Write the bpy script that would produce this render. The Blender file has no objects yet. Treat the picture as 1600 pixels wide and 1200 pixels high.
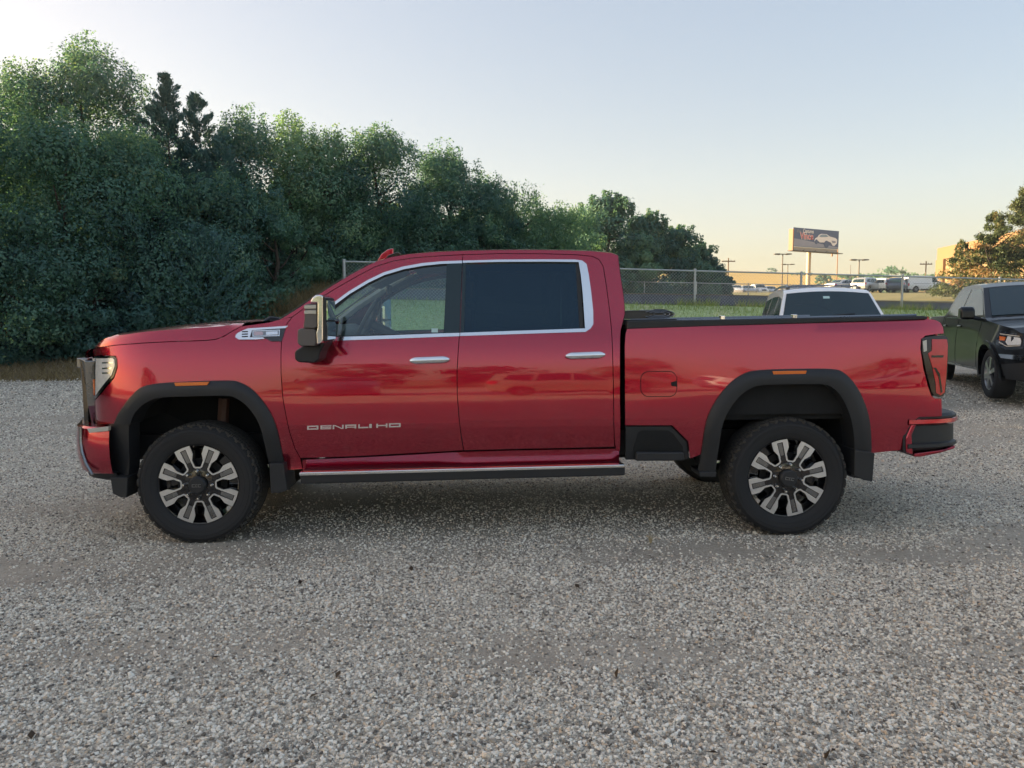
import bpy, math, random
import numpy as np
from mathutils import Vector, Matrix
from mathutils.geometry import delaunay_2d_cdt
random.seed(7); np.random.seed(7)
S = bpy.context.scene
COL = S.collection
R = math.radians

# ------------------------------------------------------------------ camera, sky, sun, exposure
CAM_H = 1.520
PITCH = math.atan(104 / 1200)
cd = bpy.data.cameras.new('camera'); cam = bpy.data.objects.new('camera', cd); COL.objects.link(cam)
cam.location = (0, 0, CAM_H); cam.rotation_euler = (R(90) - PITCH, 0, 0)
cd.sensor_width = 36; cd.lens = 27; cd.clip_start = 0.05; cd.clip_end = 6000
S.camera = cam

SUN_AZ = R(-80)      # measured from +Y (view direction), negative = left
SUN_EL = R(10.5)
wd = bpy.data.worlds.new('World'); S.world = wd; wd.use_nodes = True
wn = wd.node_tree.nodes; wl = wd.node_tree.links
sky = wn.new('ShaderNodeTexSky'); sky.sky_type = 'NISHITA'; sky.sun_disc = False
sky.sun_elevation = SUN_EL; sky.sun_rotation = SUN_AZ
sky.altitude = 200; sky.air_density = 1.0; sky.dust_density = 3.0; sky.ozone_density = 1.2
gm = wn.new('ShaderNodeGamma'); gm.inputs[1].default_value = .32      # evening haze evens the sky out
wl.new(sky.outputs[0], gm.inputs[0])
tn = wn.new('ShaderNodeMix'); tn.data_type = 'RGBA'; tn.blend_type = 'MULTIPLY'; tn.inputs[0].default_value = 1; tn.inputs[7].default_value = (1.055, .972, .935, 1)
ad_ = wn.new('ShaderNodeMix'); ad_.data_type = 'RGBA'; ad_.blend_type = 'ADD'; ad_.inputs[0].default_value = .12   # the bright glow round the sun keeps its strength
wl.new(gm.outputs[0], ad_.inputs[6]); wl.new(sky.outputs[0], ad_.inputs[7]); wl.new(ad_.outputs[2], tn.inputs[6]); wl.new(tn.outputs[2], wn['Background'].inputs[0]); wn['Background'].inputs[1].default_value = 0.0645
sl = bpy.data.lights.new('sun', 'SUN'); so = bpy.data.objects.new('sun', sl); COL.objects.link(so)
sl.energy = 3.2; sl.angle = R(0.5); sl.color = (1.0, 0.76, 0.46)
sdir = Vector((math.sin(SUN_AZ) * math.cos(SUN_EL), math.cos(SUN_AZ) * math.cos(SUN_EL), math.sin(SUN_EL)))
so.rotation_euler = (-sdir).to_track_quat('-Z', 'Y').to_euler()
so.location = (-60, 10, 30)
S.view_settings.view_transform = 'Standard'; S.view_settings.look = 'None'
S.view_settings.gamma = 1.0; S.view_settings.use_curve_mapping = False
S.view_settings.exposure = 3.0
S.render.engine = 'CYCLES'
S.cycles.use_denoising = True
S.cycles.max_bounces = 8; S.cycles.transparent_max_bounces = 16
S.cycles.caustics_reflective = False; S.cycles.caustics_refractive = False
S.cycles.sample_clamp_indirect = 6

hs = wn.new('ShaderNodeHueSaturation'); hs.inputs['Saturation'].default_value = 2.1
wl.new(tn.outputs[2], hs.inputs['Color']); wl.new(hs.outputs[0], wn['Background'].inputs[0])

# ------------------------------------------------------------------ helpers
def tag(o, label=None, cat=None, group=None, kind=None):
    if label: o['label'] = label
    if cat: o['category'] = cat
    if group: o['group'] = group
    if kind: o['kind'] = kind
    return o

def empty(name, loc=(0, 0, 0), rot=(0, 0, 0), parent=None):
    o = bpy.data.objects.new(name, None); COL.objects.link(o)
    o.location = loc; o.rotation_euler = rot; o.empty_display_size = .3
    if parent: o.parent = parent
    return o

def link(name, me, mat=None, parent=None, bevel=0, seg=2):
    o = bpy.data.objects.new(name, me); COL.objects.link(o)
    if mat is not None and not me.materials: me.materials.append(mat)
    if parent: o.parent = parent
    if bevel:
        b = o.modifiers.new('bevel', 'BEVEL'); b.width = bevel; b.segments = seg; b.limit_method = 'ANGLE'; b.angle_limit = R(35)
        b.harden_normals = True
    return o

def copy_tree(o, parent=None):
    c = o.copy(); COL.objects.link(c)
    if parent: c.parent = parent
    for ch in list(o.children): copy_tree(ch, c)
    return c

class MB:
    """collects simple shapes and links them as one mesh object"""
    def __init__(s): s.v = []; s.f = []
    def add(s, vs, fs):
        k = len(s.v); s.v += [tuple(p) for p in vs]; s.f += [tuple(i + k for i in f) for f in fs]; return s
    def box(s, x0, x1, y0, y1, z0, z1):
        return s.add([(x0,y0,z0),(x1,y0,z0),(x1,y1,z0),(x0,y1,z0),(x0,y0,z1),(x1,y0,z1),(x1,y1,z1),(x0,y1,z1)],
                     [(0,3,2,1),(4,5,6,7),(0,1,5,4),(1,2,6,5),(2,3,7,6),(3,0,4,7)])
    def obox(s, c, a, b, d):
        c, a, b, d = map(Vector, (c, a, b, d))
        P = [c + a*i + b*j + d*k for k in (-1, 1) for j in (-1, 1) for i in (-1, 1)]
        return s.add(P, [(0,2,3,1),(4,5,7,6),(0,1,5,4),(2,6,7,3),(0,4,6,2),(1,3,7,5)])
    def prism(s, pts, y0, y1):
        """polygon of (x,z) extruded along y"""
        n = len(pts)
        ar = sum(pts[i][0]*pts[(i+1)%n][1]-pts[(i+1)%n][0]*pts[i][1] for i in range(n))
        if ar < 0: pts = pts[::-1]
        if y0 > y1: y0, y1 = y1, y0
        vs = [(p[0], y0, p[1]) for p in pts] + [(p[0], y1, p[1]) for p in pts]
        fs = [tuple(range(n)), tuple(range(2*n-1, n-1, -1))]
        fs += [(i, i+n, (i+1) % n + n, (i+1) % n) for i in range(n)]
        return s.add(vs, fs)
    def tube(s, pts, r, n=6, caps=True):
        pts = [Vector(p) for p in pts]
        rs = r if isinstance(r, (list, tuple)) else [r]*len(pts)
        k = len(s.v); up = None
        for i, p in enumerate(pts):
            t = (pts[min(i+1, len(pts)-1)] - pts[max(i-1, 0)]).normalized()
            if up is None: up = Vector((0, 0, 1)) if abs(t.z) < .9 else Vector((1, 0, 0))
            a = t.cross(up).normalized(); b = a.cross(t).normalized(); up = b
            for j in range(n):
                an = 2*math.pi*j/n
                q = p + (a*math.cos(an) + b*math.sin(an))*rs[i]; s.v.append(tuple(q))
        for i in range(len(pts)-1):
            for j in range(n):
                s.f.append((k+i*n+j, k+i*n+(j+1) % n, k+(i+1)*n+(j+1) % n, k+(i+1)*n+j))
        if caps:
            s.f.append(tuple(k+j for j in range(n-1, -1, -1))); e = k+(len(pts)-1)*n; s.f.append(tuple(e+j for j in range(n)))
        return s
    def lathe(s, prof, n=48, axis='y', c=(0, 0, 0), closed=False):
        """prof: (radius, along axis)"""
        k = len(s.v); m = len(prof)
        for j in range(n):
            a = 2*math.pi*j/n
            for r, h in prof:
                if axis == 'y': s.v.append((c[0]+r*math.cos(a), c[1]+h, c[2]+r*math.sin(a)))
                elif axis == 'x': s.v.append((c[0]+h, c[1]+r*math.cos(a), c[2]+r*math.sin(a)))
                else: s.v.append((c[0]+r*math.cos(a), c[1]+r*math.sin(a), c[2]+h))
        for j in range(n):
            for i in range(m if closed else m-1):
                i2 = (i+1) % m
                s.f.append((k+j*m+i, k+j*m+i2, k+((j+1) % n)*m+i2, k+((j+1) % n)*m+i))
        return s
    def grid(s, rows):
        """rows of points -> quads"""
        k = len(s.v); w = len(rows[0])
        for r in rows: s.v += [tuple(p) for p in r]
        for i in range(len(rows)-1):
            for j in range(w-1):
                s.f.append((k+i*w+j, k+i*w+j+1, k+(i+1)*w+j+1, k+(i+1)*w+j))
        return s
    def mirror_y(s):
        k = len(s.v); s.v += [(x, -y, z) for x, y, z in s.v]; s.f += [tuple(i+k for i in f[::-1]) for f in s.f]; return s
    def build(s, name, mat=None, parent=None, smooth=None, bevel=0, seg=2, flip=False):
        me = bpy.data.meshes.new(name); me.from_pydata(s.v, [], [f[::-1] for f in s.f] if flip else s.f); me.update()
        if smooth: me.shade_smooth(); me.set_sharp_from_angle(angle=R(smooth))
        return link(name, me, mat, parent, bevel, seg)

def np_mesh(name, V, F, mat, parent=None, attr=None, smooth=False):
    """V (n,3), F (m,k) numpy -> mesh, fast"""
    me = bpy.data.meshes.new(name); V = np.asarray(V, np.float32); F = np.asarray(F, np.int32); k = F.shape[1]
    me.vertices.add(len(V)); me.vertices.foreach_set('co', V.ravel())
    me.loops.add(F.size); me.loops.foreach_set('vertex_index', F.ravel())
    me.polygons.add(len(F)); me.polygons.foreach_set('loop_start', np.arange(0, F.size, k, dtype=np.int32))
    me.update(calc_edges=True)
    if smooth: me.shade_smooth()
    if attr is not None:
        a = me.attributes.new('tint', 'FLOAT', 'POINT'); a.data.foreach_set('value', np.asarray(attr, np.float32))
    return link(name, me, mat, parent)

# ------------------------------------------------------------------ materials
def principled(name):
    m = bpy.data.materials.new(name); m.use_nodes = True
    nt = m.node_tree; return m, nt, nt.nodes['Principled BSDF']

def set_in(b, **kw):
    for k, v in kw.items():
        n = k.replace('_', ' ')
        for cand in (n, n.title(), n.capitalize()):
            if cand in b.inputs: b.inputs[cand].default_value = v; break

def mat(name, col, rough=.5, metal=0., coat=0., var=.12, scale=8., bump=0., bscale=60., spec=.5, emit=None):
    m, nt, b = principled(name); L = nt.links
    c = (*col, 1)
    tc = nt.nodes.new('ShaderNodeTexCoord')
    if var > 0:
        n = nt.nodes.new('ShaderNodeTexNoise'); n.inputs['Scale'].default_value = scale; n.inputs['Detail'].default_value = 5
        L.new(tc.outputs['Object'], n.inputs['Vector'])
        mx = nt.nodes.new('ShaderNodeMix'); mx.data_type = 'RGBA'
        mx.inputs[6].default_value = tuple(max(0, x*(1-var)) for x in col)+(1,); mx.inputs[7].default_value = tuple(min(1, x*(1+var)) for x in col)+(1,)
        L.new(n.outputs['Fac'], mx.inputs[0]); L.new(mx.outputs[2], b.inputs['Base Color'])
        mr = nt.nodes.new('ShaderNodeMapRange'); mr.inputs[3].default_value = max(0, rough*.85); mr.inputs[4].default_value = min(1, rough*1.15)
        L.new(n.outputs['Fac'], mr.inputs[0]); L.new(mr.outputs[0], b.inputs['Roughness'])
    else:
        b.inputs['Base Color'].default_value = c; b.inputs['Roughness'].default_value = rough
    b.inputs['Metallic'].default_value = metal
    b.inputs['Coat Weight'].default_value = coat; b.inputs['Coat Roughness'].default_value = .03
    b.inputs['Specular IOR Level'].default_value = spec
    if bump > 0:
        n2 = nt.nodes.new('ShaderNodeTexNoise'); n2.inputs['Scale'].default_value = bscale; n2.inputs['Detail'].default_value = 4
        L.new(tc.outputs['Object'], n2.inputs['Vector'])
        bp = nt.nodes.new('ShaderNodeBump'); bp.inputs['Strength'].default_value = bump; bp.inputs['Distance'].default_value = .01
        L.new(n2.outputs['Fac'], bp.inputs['Height']); L.new(bp.outputs[0], b.inputs['Normal'])
    if emit: b.inputs['Emission Color'].default_value = (*emit[0], 1); b.inputs['Emission Strength'].default_value = emit[1]
    return m

def paint(name, col, metal=.5, rough=.32, flake=.25, ior=1.5, coat=1.):
    m, nt, b = principled(name); L = nt.links
    tc = nt.nodes.new('ShaderNodeTexCoord')
    n = nt.nodes.new('ShaderNodeTexNoise'); n.inputs['Scale'].default_value = 900; L.new(tc.outputs['Object'], n.inputs['Vector'])
    mx = nt.nodes.new('ShaderNodeMix'); mx.data_type = 'RGBA'
    mx.inputs[6].default_value = tuple(x*(1-flake) for x in col)+(1,); mx.inputs[7].default_value = tuple(min(1, x*(1+flake)) for x in col)+(1,)
    L.new(n.outputs['Fac'], mx.inputs[0]); L.new(mx.outputs[2], b.inputs['Base Color'])
    b.inputs['Metallic'].default_value = metal; b.inputs['Roughness'].default_value = rough
    b.inputs['Coat Weight'].default_value = coat; b.inputs['Coat IOR'].default_value = ior; b.inputs['Specular IOR Level'].default_value = .15
    # faint dust film: large soft noise in the coat's gloss
    n2 = nt.nodes.new('ShaderNodeTexNoise'); n2.inputs['Scale'].default_value = 3.5; n2.inputs['Detail'].default_value = 6; L.new(tc.outputs['Object'], n2.inputs['Vector'])
    mr = nt.nodes.new('ShaderNodeMapRange'); mr.inputs[1].default_value = .35; mr.inputs[2].default_value = .75; mr.inputs[3].default_value = .015; mr.inputs[4].default_value = .07
    L.new(n2.outputs['Fac'], mr.inputs[0]); L.new(mr.outputs[0], b.inputs['Coat Roughness'])
    n3 = nt.nodes.new('ShaderNodeTexNoise'); n3.inputs['Scale'].default_value = 2.2; n3.inputs['Detail'].default_value = 1; L.new(tc.outputs['Object'], n3.inputs['Vector'])
    bp = nt.nodes.new('ShaderNodeBump'); bp.inputs['Strength'].default_value = .06; bp.inputs['Distance'].default_value = .02
    L.new(n3.outputs['Fac'], bp.inputs['Height']); L.new(bp.outputs[0], b.inputs['Coat Normal'])
    return m

def glass(name, tint, ior=2.1, refl=(1, 1, 1), rough=0.0):
    """thin pane: tinted see-through plus mirror reflection by Fresnel"""
    m = bpy.data.materials.new(name); m.use_nodes = True; nt = m.node_tree; nt.nodes.clear(); L = nt.links
    o = nt.nodes.new('ShaderNodeOutputMaterial'); t = nt.nodes.new('ShaderNodeBsdfTransparent'); t.inputs[0].default_value = (*tint, 1)
    g = nt.nodes.new('ShaderNodeBsdfGlossy'); g.inputs['Roughness'].default_value = rough
    fr = nt.nodes.new('ShaderNodeFresnel'); fr.inputs[0].default_value = ior; g.inputs[0].default_value = (*refl, 1)
    mx = nt.nodes.new('ShaderNodeMixShader'); L.new(fr.outputs[0], mx.inputs[0]); L.new(t.outputs[0], mx.inputs[1]); L.new(g.outputs[0], mx.inputs[2])
    L.new(mx.outputs[0], o.inputs[0]); return m

M = {}
M['red'] = paint('red_paint', (.43, .005, .034), metal=.88, rough=.22, ior=1.75)
M['black_paint'] = paint('black_paint', (.006, .007, .009), metal=.2, rough=.3, coat=.55)
M['white_paint'] = paint('white_paint', (.90, .91, .92), metal=0, rough=.4, flake=.02)
M['silver_paint'] = paint('silver_paint', (.50, .51, .52), metal=.6, rough=.35, flake=.06)
M['grey_paint'] = paint('grey_paint', (.12, .13, .14), metal=.5)
M['tan_paint'] = paint('tan_paint', (.42, .36, .27), metal=.5)
M['blue_paint'] = paint('blue_paint', (.03, .06, .14), metal=.4)
M['trim'] = mat('black_plastic', (.016, .018, .021), .55, bump=.08, bscale=300, var=.15)
M['liner'] = mat('wheel_liner_felt', (.008, .009, .010), .9)
M['rubber'] = mat('tyre_rubber', (.018, .019, .021), .8, var=.3, scale=14, bump=.1, bscale=120)
M['rubber_dusty'] = mat('dusty_tread', (.050, .046, .040), .95, var=.35, scale=18)
M['chrome'] = mat('chrome', (.86, .87, .88), .10, 1, var=.03)
M['satin'] = mat('dark_chrome', (.26, .27, .28), .28, 1)
M['machined'] = mat('machined_alloy', (.74, .76, .79), .36, 1, var=.06, scale=40)
M['gloss_black'] = mat('gloss_black', (.006, .006, .008), .12, 0, coat=1)
M['glass'] = glass('clear_green_glass', (.78, .90, .85), 2.0, (.80, .95, 1))
M['privacy'] = glass('privacy_glass', (.045, .065, .085), 1.75, (.50, .78, 1))
M['windshield'] = glass('windshield_glass', (.78, .88, .84))
M['amber'] = mat('amber_lens', (.75, .17, .02), .25, coat=.6, var=.1, scale=80)
M['red_lens'] = mat('red_lens', (.55, .012, .025), .15, coat=.6, var=.2, scale=30)
M['dark_lens'] = mat('smoked_lens', (.012, .006, .008), .10, coat=.25)
M['lamp_white'] = mat('headlamp_reflector', (.86, .87, .84), .18, .3, coat=1, var=.25, scale=35)
M['interior'] = mat('charcoal_interior', (.07, .08, .09), .7)
M['interior_light'] = mat('grey_headliner', (.30, .32, .33), .85)
M['vinyl'] = mat('black_vinyl', (.035, .038, .042), .32, bump=.15, bscale=25)
M['grey_plastic'] = mat('grey_plastic', (.11, .10, .095), .5)
M['pale_lens'] = mat('pale_lens', (.5, .48, .42), .2, coat=1)
M['frame'] = mat('chassis_black', (.012, .012, .013), .7)
M['steel'] = mat('steel', (.3, .3, .3), .4, .8)
M['mirror_glass'] = mat('mirror_glass', (.8, .85, .85), .02, 1, var=0)
M['dark_glass'] = mat('dark_window', (.010, .028, .036), .05, coat=0, var=0, spec=.55)
M['sticker'] = mat('sticker', (.45, .62, .60), .4, var=.1)
# ------------------------------------------------------------------ terrain
def sm(t): t = np.clip(t, 0, 1); return t*t*(3-2*t)
def shift(x): return 0.16*(np.clip(x, -5.4, 24)+5.4)
_RY = [-60, 7, 13, 16, 17.5, 21, 24.5, 26, 53, 86, 96, 150, 200, 300, 450, 600, 800, 2500]
_RZ = [0, 0, .2, .3, .42, 1.20, 2.02, 2.10, 2.95, 4.45, 4.6, 5.2, 6, 14, 27, 38, 42, 42]
_LY = [-60, 7, 13, 16, 21, 30, 60, 86, 96, 150, 200, 300, 450, 600, 800, 2500]
_LZ = [0, 0, .2, .28, .42, .9, 3.2, 4.45, 4.6, 5.2, 6, 14, 27, 38, 42, 42]
def ground(x, y):
    """terrain height; the lot leans up slightly to the right, a grass bank climbs to the fence, a hill lies beyond"""
    x = np.asarray(x, float); y = np.asarray(y, float)
    v = y-shift(x)
    zr = np.interp(v, _RY, _RZ); zl = np.interp(v, _LY, _LZ)
    b = sm((x+13)/6.5)
    z = zl+(zr-zl)*b
    near = 1-sm((v-17)/8)
    z = z+0.0069*np.clip(x, -25, 25)*near - 0.016*np.clip(x, -6, 22)*sm((v-17)/8)*(1-sm((v-40)/40))*b
    z = z*(1-np.clip((x-170)/150, -1, 3)*.13*sm((v-180)/200))
    return z

def fbm(x, y, s, seed=0):
    v = 0; a = 1
    for k in range(4):
        q = s*2**k; v = v+a*np.sin(q*x+1.7*np.sin(q*.83*y+seed+k*2.1)+seed*1.3)*np.sin(q*1.13*y+1.5*np.sin(q*.71*x+seed*.7+k)+k*1.9); a *= .55
    return v/1.9
def dirt(x, y):
    """0..1: where tyres have worn the gravel down to packed, dusty ground"""
    x = np.asarray(x, float); y = np.asarray(y, float)
    t = .34*fbm(x, y, .55, 1)+.26*fbm(x, y, 1.9, 3)+.14*fbm(x, y, 4.5, 8)
    band = lambda c, w: np.exp(-((y-c)/w)**2)
    t = t+.45*band(4.72+.06*x+.12*np.sin(x*1.7), .30+.1*np.sin(x*2.3))*sm((x-.2)/1.2)+.28*band(4.05-.10*x+.1*np.sin(x*2), .35)*sm((-.6-x)/1.5)+.35*np.exp(-((x+2.75)/.75)**2-((y-4.35)/.4)**2)
    t = t+.6*band(8.3+.10*x, .35)*sm((x-2)/2)+.45*band(9.9+.05*x, .35)+.45*band(11.8, .5)*sm((x-1)/3)+.35*band(3.35+.04*x, .22)*sm((x+.5)/1)*sm((1.2-x)/.8)
    t = t+(.22*np.sin(y*2.6+.7*np.sin(x*.45)+.12*x)+.14*np.sin(y*5.7-.3*x))*sm((y-6.5)/2)+.16*np.sin(y*4.2+.9*np.sin(x*.8)-.35*x)*(1-sm((y-6)/2))
    t = t+.35*band(6.1, .8)+.30*band(2.55-.05*x, .18)*sm((x-.5)/.7)
    return np.clip((t-.04)/.5, 0, 1)
def ground_mat(name, build):
    m, nt, b = principled(name); build(nt, b); return m

def ramp(nt, fac, stops):
    r = nt.nodes.new('ShaderNodeValToRGB'); e = r.color_ramp.elements
    while len(e) < len(stops): e.new(.5)
    for i, (p, c) in enumerate(stops): e[i].position = p; e[i].color = (*c, 1)
    nt.links.new(fac, r.inputs[0]); return r.outputs[0]

def noise(nt, scale, detail=4, rough=.55, vec=None, kind='Noise'):
    n = nt.nodes.new('ShaderNodeTex'+kind)
    n.inputs['Scale'].default_value = scale
    if kind == 'Noise': n.inputs['Detail'].default_value = detail; n.inputs['Roughness'].default_value = rough
    if vec is None:
        tc = nt.nodes.new('ShaderNodeTexCoord'); vec = tc.outputs['Object']
    nt.links.new(vec, n.inputs['Vector']); return n

def mixc(nt, f, a, b):
    mx = nt.nodes.new('ShaderNodeMix'); mx.data_type = 'RGBA'
    for s, v in ((0, f), (6, a), (7, b)):
        if isinstance(v, (int, float)): mx.inputs[s].default_value = v
        elif isinstance(v, tuple): mx.inputs[s].default_value = (*v, 1)
        else: nt.links.new(v, mx.inputs[s])
    return mx.outputs[2]

def gravel_nodes(nt, b):
    v1 = noise(nt, 78, kind='Voronoi'); v2 = noise(nt, 150, kind='Voronoi')
    sp = nt.nodes.new('ShaderNodeSeparateColor'); nt.links.new(v1.outputs['Color'], sp.inputs[0])
    stone = ramp(nt, sp.outputs[0], [(0, (0.210, 0.190, 0.158)), (.4, (0.493, 0.445, 0.360)), (.75, (0.756, 0.685, 0.558)), (1, (0.950, 0.890, 0.729))])
    sp2 = nt.nodes.new('ShaderNodeSeparateColor'); nt.links.new(v2.outputs['Color'], sp2.inputs[0])
    fine = ramp(nt, sp2.outputs[1], [(0, (0.179, 0.160, 0.133)), (.6, (0.441, 0.400, 0.324)), (1, (0.777, 0.700, 0.572))])
    at_ = nt.nodes.new('ShaderNodeAttribute'); at_.attribute_name = 'tint'
    n1 = noise(nt, 7, 6, .65); ov = nt.nodes.new('ShaderNodeMath'); ov.operation = 'MULTIPLY_ADD'; ov.inputs[1].default_value = .6; nt.links.new(n1.outputs['Fac'], ov.inputs[0]); nt.links.new(at_.outputs['Fac'], ov.inputs[2])
    dirtmask = ramp(nt, ov.outputs[0], [(.38, (0, 0, 0)), (.85, (1, 1, 1))])
    dn = noise(nt, 30, 8, .7)
    dirt = ramp(nt, dn.outputs['Fac'], [(.25, (.30, .262, .208)), (.5, (.44, .39, .315)), (.75, (.60, .54, .44))])
    c = mixc(nt, .45, stone, fine)
    mlt = nt.nodes.new('ShaderNodeMath'); mlt.operation = 'MULTIPLY'; mlt.inputs[1].default_value = .85; nt.links.new(dirtmask, mlt.inputs[0])
    c = mixc(nt, mlt.outputs[0], c, dirt)
    nb = noise(nt, 1.7, 3, .5)
    c2 = nt.nodes.new('ShaderNodeMix'); c2.data_type = 'RGBA'; c2.blend_type = 'MULTIPLY'; c2.inputs[0].default_value = .5
    nt.links.new(c, c2.inputs[6]); nt.links.new(ramp(nt, nb.outputs['Fac'], [(.3, (.68, .67, .66)), (.7, (1.1, 1.1, 1.1))]), c2.inputs[7])
    nt.links.new(c2.outputs[2], b.inputs['Base Color']); b.inputs['Roughness'].default_value = .9; b.inputs['Specular IOR Level'].default_value = .25
    bp = nt.nodes.new('ShaderNodeBump'); bp.inputs['Strength'].default_value = .6; bp.inputs['Distance'].default_value = .008
    ad = nt.nodes.new('ShaderNodeMath'); ad.operation = 'ADD'; nt.links.new(v1.outputs['Distance'], ad.inputs[0]); nt.links.new(v2.outputs['Distance'], ad.inputs[1])
    sb = nt.nodes.new('ShaderNodeMath'); sb.operation = 'MULTIPLY'; sb.inputs[1].default_value = -1; nt.links.new(ad.outputs[0], sb.inputs[0])
    nt.links.new(sb.outputs[0], bp.inputs['Height']); nt.links.new(bp.outputs[0], b.inputs['Normal'])
M['gravel'] = ground_mat('gravel', gravel_nodes)

def grass_nodes(green, straw, lo=.40, hi=.62, sc=.5):
    def f(nt, b):
        n1 = noise(nt, sc, 6, .6); n2 = noise(nt, 9, 8, .7)
        m_ = ramp(nt, n1.outputs['Fac'], [(lo, (0, 0, 0)), (hi, (1, 1, 1))])
        g = ramp(nt, n2.outputs['Fac'], [(.25, tuple(x*.55 for x in green)), (.75, tuple(x*1.35 for x in green))])
        s = ramp(nt, n2.outputs['Fac'], [(.25, tuple(x*.6 for x in straw)), (.75, tuple(x*1.3 for x in straw))])
        nt.links.new(mixc(nt, m_, g, s), b.inputs['Base Color']); b.inputs['Roughness'].default_value = .95; b.inputs['Specular IOR Level'].default_value = .1
        bp = nt.nodes.new('ShaderNodeBump'); bp.inputs['Strength'].default_value = .8; bp.inputs['Distance'].default_value = .05
        nt.links.new(n2.outputs['Fac'], bp.inputs['Height']); nt.links.new(bp.outputs[0], b.inputs['Normal'])
    return f
M['bank'] = ground_mat('bank_grass', grass_nodes((.44, .54, .26), (.58, .56, .33), .5, .75))
M['straw'] = ground_mat('dry_straw', grass_nodes((.20, .165, .10), (.32, .25, .16)))
M['meadow'] = ground_mat('olive_meadow', grass_nodes((.27, .26, .13), (.36, .32, .17)))
M['field'] = ground_mat('golden_field', grass_nodes((.56, .38, .11), (.72, .50, .16), .35, .65, .015))
M['asphalt'] = mat('asphalt', (.055, .055, .058), .9, bump=.3, bscale=60)

XS = np.unique(np.concatenate([np.linspace(-24, 60, 337), [-1200, -900, -600, -400, -250, -160, -110, -80, -60, -45, -36, -30],
                               [66, 75, 90, 110, 140, 180, 240, 320, 420, 560, 750, 1000, 1400]]))
def terrain(name, x0, x1, vs, m, wob=0):
    xs = XS[(XS >= x0-1e-6) & (XS <= x1+1e-6)]
    V, X = np.meshgrid(vs, xs, indexing='ij')
    Y = V+shift(X)
    Z = ground(X, Y)
    if wob: Z = Z+wob*np.sin(X*1.3+Y*.7)*np.sin(Y*1.1-X*.4)
    n, k = V.shape; idx = np.arange(n*k).reshape(n, k)
    F = np.stack([idx[:-1, :-1], idx[:-1, 1:], idx[1:, 1:], idx[1:, :-1]], -1).reshape(-1, 4)
    o = np_mesh(name, np.stack([X, Y, Z], -1).reshape(-1, 3), F, m, attr=dirt(X, Y).ravel() if name == 'gravel_lot' else None, smooth=True)
    return tag(o, kind='structure')
E_LOT = 16.0
terrain('gravel_lot', -24, 60, np.concatenate([np.linspace(-30, 0, 16), np.linspace(.3, E_LOT, 106)]), M['gravel'])
terrain('ground', -1200, -24, np.array([-1200, -500, -200, -80, -30, -10, 0, 7, 13, 16.]), M['straw'])
terrain('ground', 60, 1400, np.array([-1200, -500, -200, -80, -30, -10, 0, 7, 13, 16.]), M['straw'])
terrain('ground', -24, 60, np.array([-1200, -500, -200, -80, -30.]), M['meadow'])
terrain('grass_verge', -1200, -6.8, np.linspace(E_LOT, 24.6, 30), M['straw'])
terrain('grass_bank', -6.8, 1400, np.linspace(E_LOT, 24.6, 40), M['bank'])
terrain('meadow', -1200, 1400, np.linspace(24.6, 86, 40), M['meadow'])
terrain('road', -1200, 1400, np.array([86, 91, 96.]), M['asphalt'])
terrain('golden_field', -1200, 1400, np.concatenate([np.linspace(96, 300, 30), np.linspace(320, 900, 40), [1200, 1800, 2500]]), M['field'])

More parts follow.
